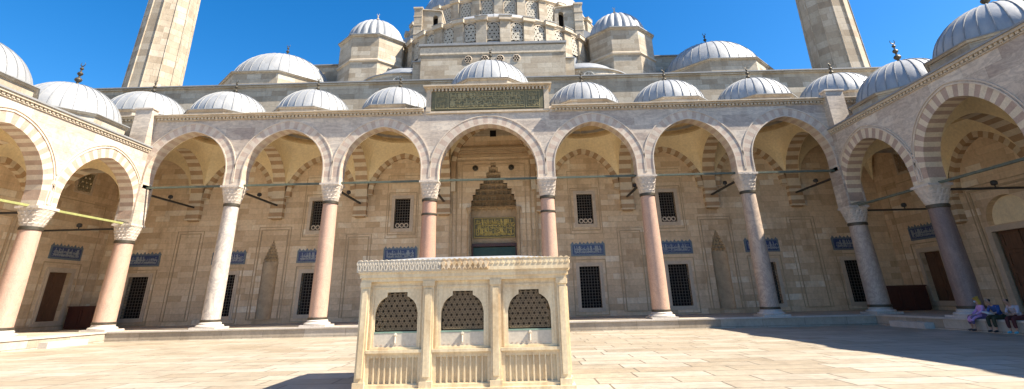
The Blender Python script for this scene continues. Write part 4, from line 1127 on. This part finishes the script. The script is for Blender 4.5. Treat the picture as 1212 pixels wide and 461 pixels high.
def person(loc, rz, label, top, bottom, shoe, hair, scarf=False, mask=False, skirt=False, reading=False, lean=.1, sc=.93):
    r = empty('person', loc, label, 'person'); r.rotation_euler = (0, 0, rz); r.scale = (sc,)*3
    # local: faces -Y, seat at z=0, hips at origin back .2
    def Nn(L): return L
    L_ = lean
    hip = (0, .12, .10); waist = (0, .12-.3*L_, .28); chest = (0, .10-.9*L_, .46); neck = (0, .09-1.2*L_, .60); hb = (0, .07-1.5*L_, .70); hd_ = (0, .05-1.6*L_, .79); ht = (0, .07-1.6*L_, .87)
    nodes = [(hip, (.15, .11)), (waist, (.13, .10)), (chest, (.15, .10)), (neck, .05), (hb, (.065, .075)), (hd_, (.075, .095)), (ht, (.06, .07))]
    edges = [(0, 1), (1, 2), (2, 3), (3, 4), (4, 5), (5, 6)]
    def add(p, rad, prev):
        nodes.append((p, rad)); edges.append((prev, len(nodes)-1)); return len(nodes)-1
    add((0, hd_[1]-.105, hd_[2]-.03), .014, 5)     # nose
    for s in (-1, 1):
        k = add((s*.10, .02, .09), .095, 0); k = add((s*.13, -.24, .10), .078, k); k = add((s*.13, -.40, .07), .062, k); k = add((s*.13, -.42, -.15), .052, k); k = add((s*.13, -.40, -.36), .036, k)
        k = add((s*.13, -.42, -.43), .036, k); add((s*.135, -.56, -.455), .03, k)
        sh = add((s*.17, chest[1]+.01, .535), .052, 2)
        e_ = add((s*.24, chest[1]-.08, .32), .040, sh); wy = -.33 if reading else -.30; wz = .26 if reading else .16
        w_ = add((s*(.10 if reading else .13), wy, wz), .026, e_); pm = add((s*(.07 if reading else .11), wy-.07, wz-.005), (.034, .016), w_)
        for j in range(4):
            bx = s*((.045 if reading else .085)+.018*j); f1 = add((bx, wy-.13, wz+.0-.004*abs(j-1.5)), .0085, pm); add((bx, wy-.165+.006*abs(j-1.5), wz-.025), .007, f1)
        t1 = add((s*(.035 if reading else .06), wy-.085, wz+.022), .010, pm); add((s*(.02 if reading else .045), wy-.115, wz+.02), .008, t1)
    skin('body', nodes, edges, M['skin'], r)
    T_ = [(hip, (.175, .135)), (waist, (.155, .125)), (chest, (.172, .125)), ((0, neck[1], .565), .075)]
    E_ = [(0, 1), (1, 2), (2, 3)]
    for s in (-1, 1):
        T_.append(((s*.175, chest[1]+.01, .535), .068)); E_.append((2, len(T_)-1)); T_.append(((s*.245, chest[1]-.08, .33), .056)); E_.append((len(T_)-2, len(T_)-1))
        if skirt or reading: T_.append(((s*.16, -.24, .20 if skirt else .27), .042)); E_.append((len(T_)-2, len(T_)-1))
    skin('shirt', T_, E_, M[top], r)
    P = [(hip, (.18, .14))]; PE = []
    for s in (-1, 1):
        k = 0
        for p_, rad in (((s*.10, .02, .09), .115), ((s*.13, -.24, .10), .098), ((s*.13, -.42, .07), .082), ((s*.13, -.44, -.15), .072), ((s*.13, -.42, -.30 if not skirt else -.22), .066)):
            P.append((p_, rad)); PE.append((k, len(P)-1)); k = len(P)-1
    skin('trousers', P, PE, M[bottom], r)
    if skirt:
        K = [(hip, (.20, .16)), ((0, -.15, .13), (.25, .12)), ((0, -.42, .06), (.25, .11)), ((0, -.47, -.16), (.25, .10))]
        skin('tunic_skirt', K, [(0, 1), (1, 2), (2, 3)], M[top], r)
    for s in (-1, 1):
        skin('shoe', [((s*.13, -.39, -.44), .05), ((s*.135, -.48, -.455), .05), ((s*.14, -.60, -.465), .04)], [(0, 1), (1, 2)], M[shoe], r)
    if scarf:
        skin('headscarf', [((0, hd_[1]+.03, hd_[2]+.03), (.105, .10)), ((0, hb[1]+.05, hb[2]), (.10, .09)), ((0, neck[1]+.01, neck[2]-.02), (.12, .10)), ((0, hd_[1]-.0, ht[2]+.01), (.08, .075))], [(3, 0), (0, 1), (1, 2)], M[hair], r)
    else:
        skin('hair', [((0, hd_[1]+.03, hd_[2]+.065), (.098, .085)), ((0, hd_[1]+.05, hd_[2]+.0), (.098, .08)), ((0, hd_[1]+.055, hd_[2]-.07), (.07, .05))], [(0, 1), (1, 2)], M[hair], r)
    for s in (-1, 1):
        q = MB(); q.lathe([(.001, -.012), (.011, -.005), (.013, 0), (.011, .005), (.001, .012)], 0, 0, 8)
        o = q.build('eye', 'eye'); o.parent = r; o.location = (s*.032, hd_[1]-.088, hd_[2]+.0)
    if mask:
        skin('face_mask', [((-.04, hd_[1]-.07, hd_[2]-.055), .035), ((0, hd_[1]-.088, hd_[2]-.055), .042), ((.04, hd_[1]-.07, hd_[2]-.055), .035)], [(0, 1), (1, 2)], M['mask'], r)
    return r
fz = -PI/2      # face -X (into the court)
person((PX+.20, -7.5, PZ), fz-.25, 'seated person in lilac tunic, mustard headscarf and pale face mask beside the dark column', 'lilac', 'violet', 'shoe_d', 'mustard', True, True, True, lean=.02)
person((PX+.20, -8.35, PZ), fz+.1, 'seated dark haired person in bright blue shirt reading on the platform edge', 'blue', 'olive', 'shoe_d', 'hair_d', reading=True, lean=.22)
person((PX+.20, -9.20, PZ), fz+.15, 'seated dark haired person in white top with light blue shoes, rightmost on the platform edge', 'whitec', 'maroon', 'cyan', 'hair_d', reading=True, lean=.25)
q = MB(); q.poly([(-.15, -.10, 0), (0, -.10, -.02), (0, .10, -.02), (-.15, .10, 0)]); q.poly([(.15, -.10, 0), (0, -.10, -.02), (0, .10, -.02), (.15, .10, 0)])
for p0 in list(range(1)):
    q.box(-.15, -.002, -.10, .10, -.035, -.012); q.box(.002, .15, -.10, .10, -.035, -.012)
o = q.build('open_book', 'paper'); o.location = (PX+.20-.42, -8.35-.02, PZ+.285); o.rotation_euler = (0, .25, fz+.1)
tag(o, 'open white book held by the person in the blue shirt', 'book')

# ------------------------------------------------------------------ camera
cam = bpy.data.cameras.new('camera'); co = bpy.data.objects.new('camera', cam); COL.objects.link(co)
yaw, pitch, roll = -.0098, .372, -.0232
f_px, cxp, cyp, Wp, Hp = 587.2, 606., 125.5, 1212., 461.
fwd = Vector((math.sin(yaw)*math.cos(pitch), math.cos(yaw)*math.cos(pitch), math.sin(pitch)))
right = Vector((math.cos(yaw), -math.sin(yaw), 0)); up = right.cross(fwd)
r2 = right*math.cos(roll)+up*math.sin(roll); u2 = -right*math.sin(roll)+up*math.cos(roll)
mat = Matrix((r2, u2, -fwd)).transposed().to_4x4(); mat.translation = Vector((1.904, -30.837, 1.65))
co.matrix_world = mat
cam.sensor_fit = 'HORIZONTAL'; cam.sensor_width = 36; cam.lens = f_px/Wp*36
cam.shift_x = (Wp/2-cxp)/Wp; cam.shift_y = -(Hp/2-cyp)/Wp
cam.clip_start = .05; cam.clip_end = 2000
S.camera = co

# ------------------------------------------------------------------ light
sv = Vector((.82, -.20, 1.)).normalized()
sun = bpy.data.lights.new('sun', 'SUN'); so = bpy.data.objects.new('sun', sun); COL.objects.link(so)
so.rotation_euler = sv.to_track_quat('Z', 'Y').to_euler(); so.location = (60, -10, 70)
sun.energy = 5.0; sun.angle = math.radians(.53); sun.color = (1, .90, .76)
wd = bpy.data.worlds.new('World'); S.world = wd; wd.use_nodes = True
t = wd.node_tree; bg = t.nodes['Background']
sk = t.nodes.new('ShaderNodeTexSky'); sk.sky_type = 'NISHITA'; sk.sun_disc = False
sk.sun_elevation = math.asin(sv.z); sk.sun_rotation = math.atan2(sv.x, sv.y)
sk.air_density = 1.0; sk.dust_density = .6; sk.ozone_density = 5.
hs = t.nodes.new('ShaderNodeHueSaturation'); hs.inputs['Saturation'].default_value = 1.34; t.links.new(sk.outputs[0], hs.inputs['Color']); t.links.new(hs.outputs[0], bg.inputs[0]); bg.inputs[1].default_value = .082
S.view_settings.view_transform = 'Standard'; S.view_settings.look = 'None'; S.view_settings.gamma = 1
S.view_settings.exposure = 1.42
S.render.engine = 'CYCLES'
S.cycles.max_bounces = 8; S.cycles.diffuse_bounces = 7; S.cycles.use_denoising = True
S.cycles.sample_clamp_indirect = 8
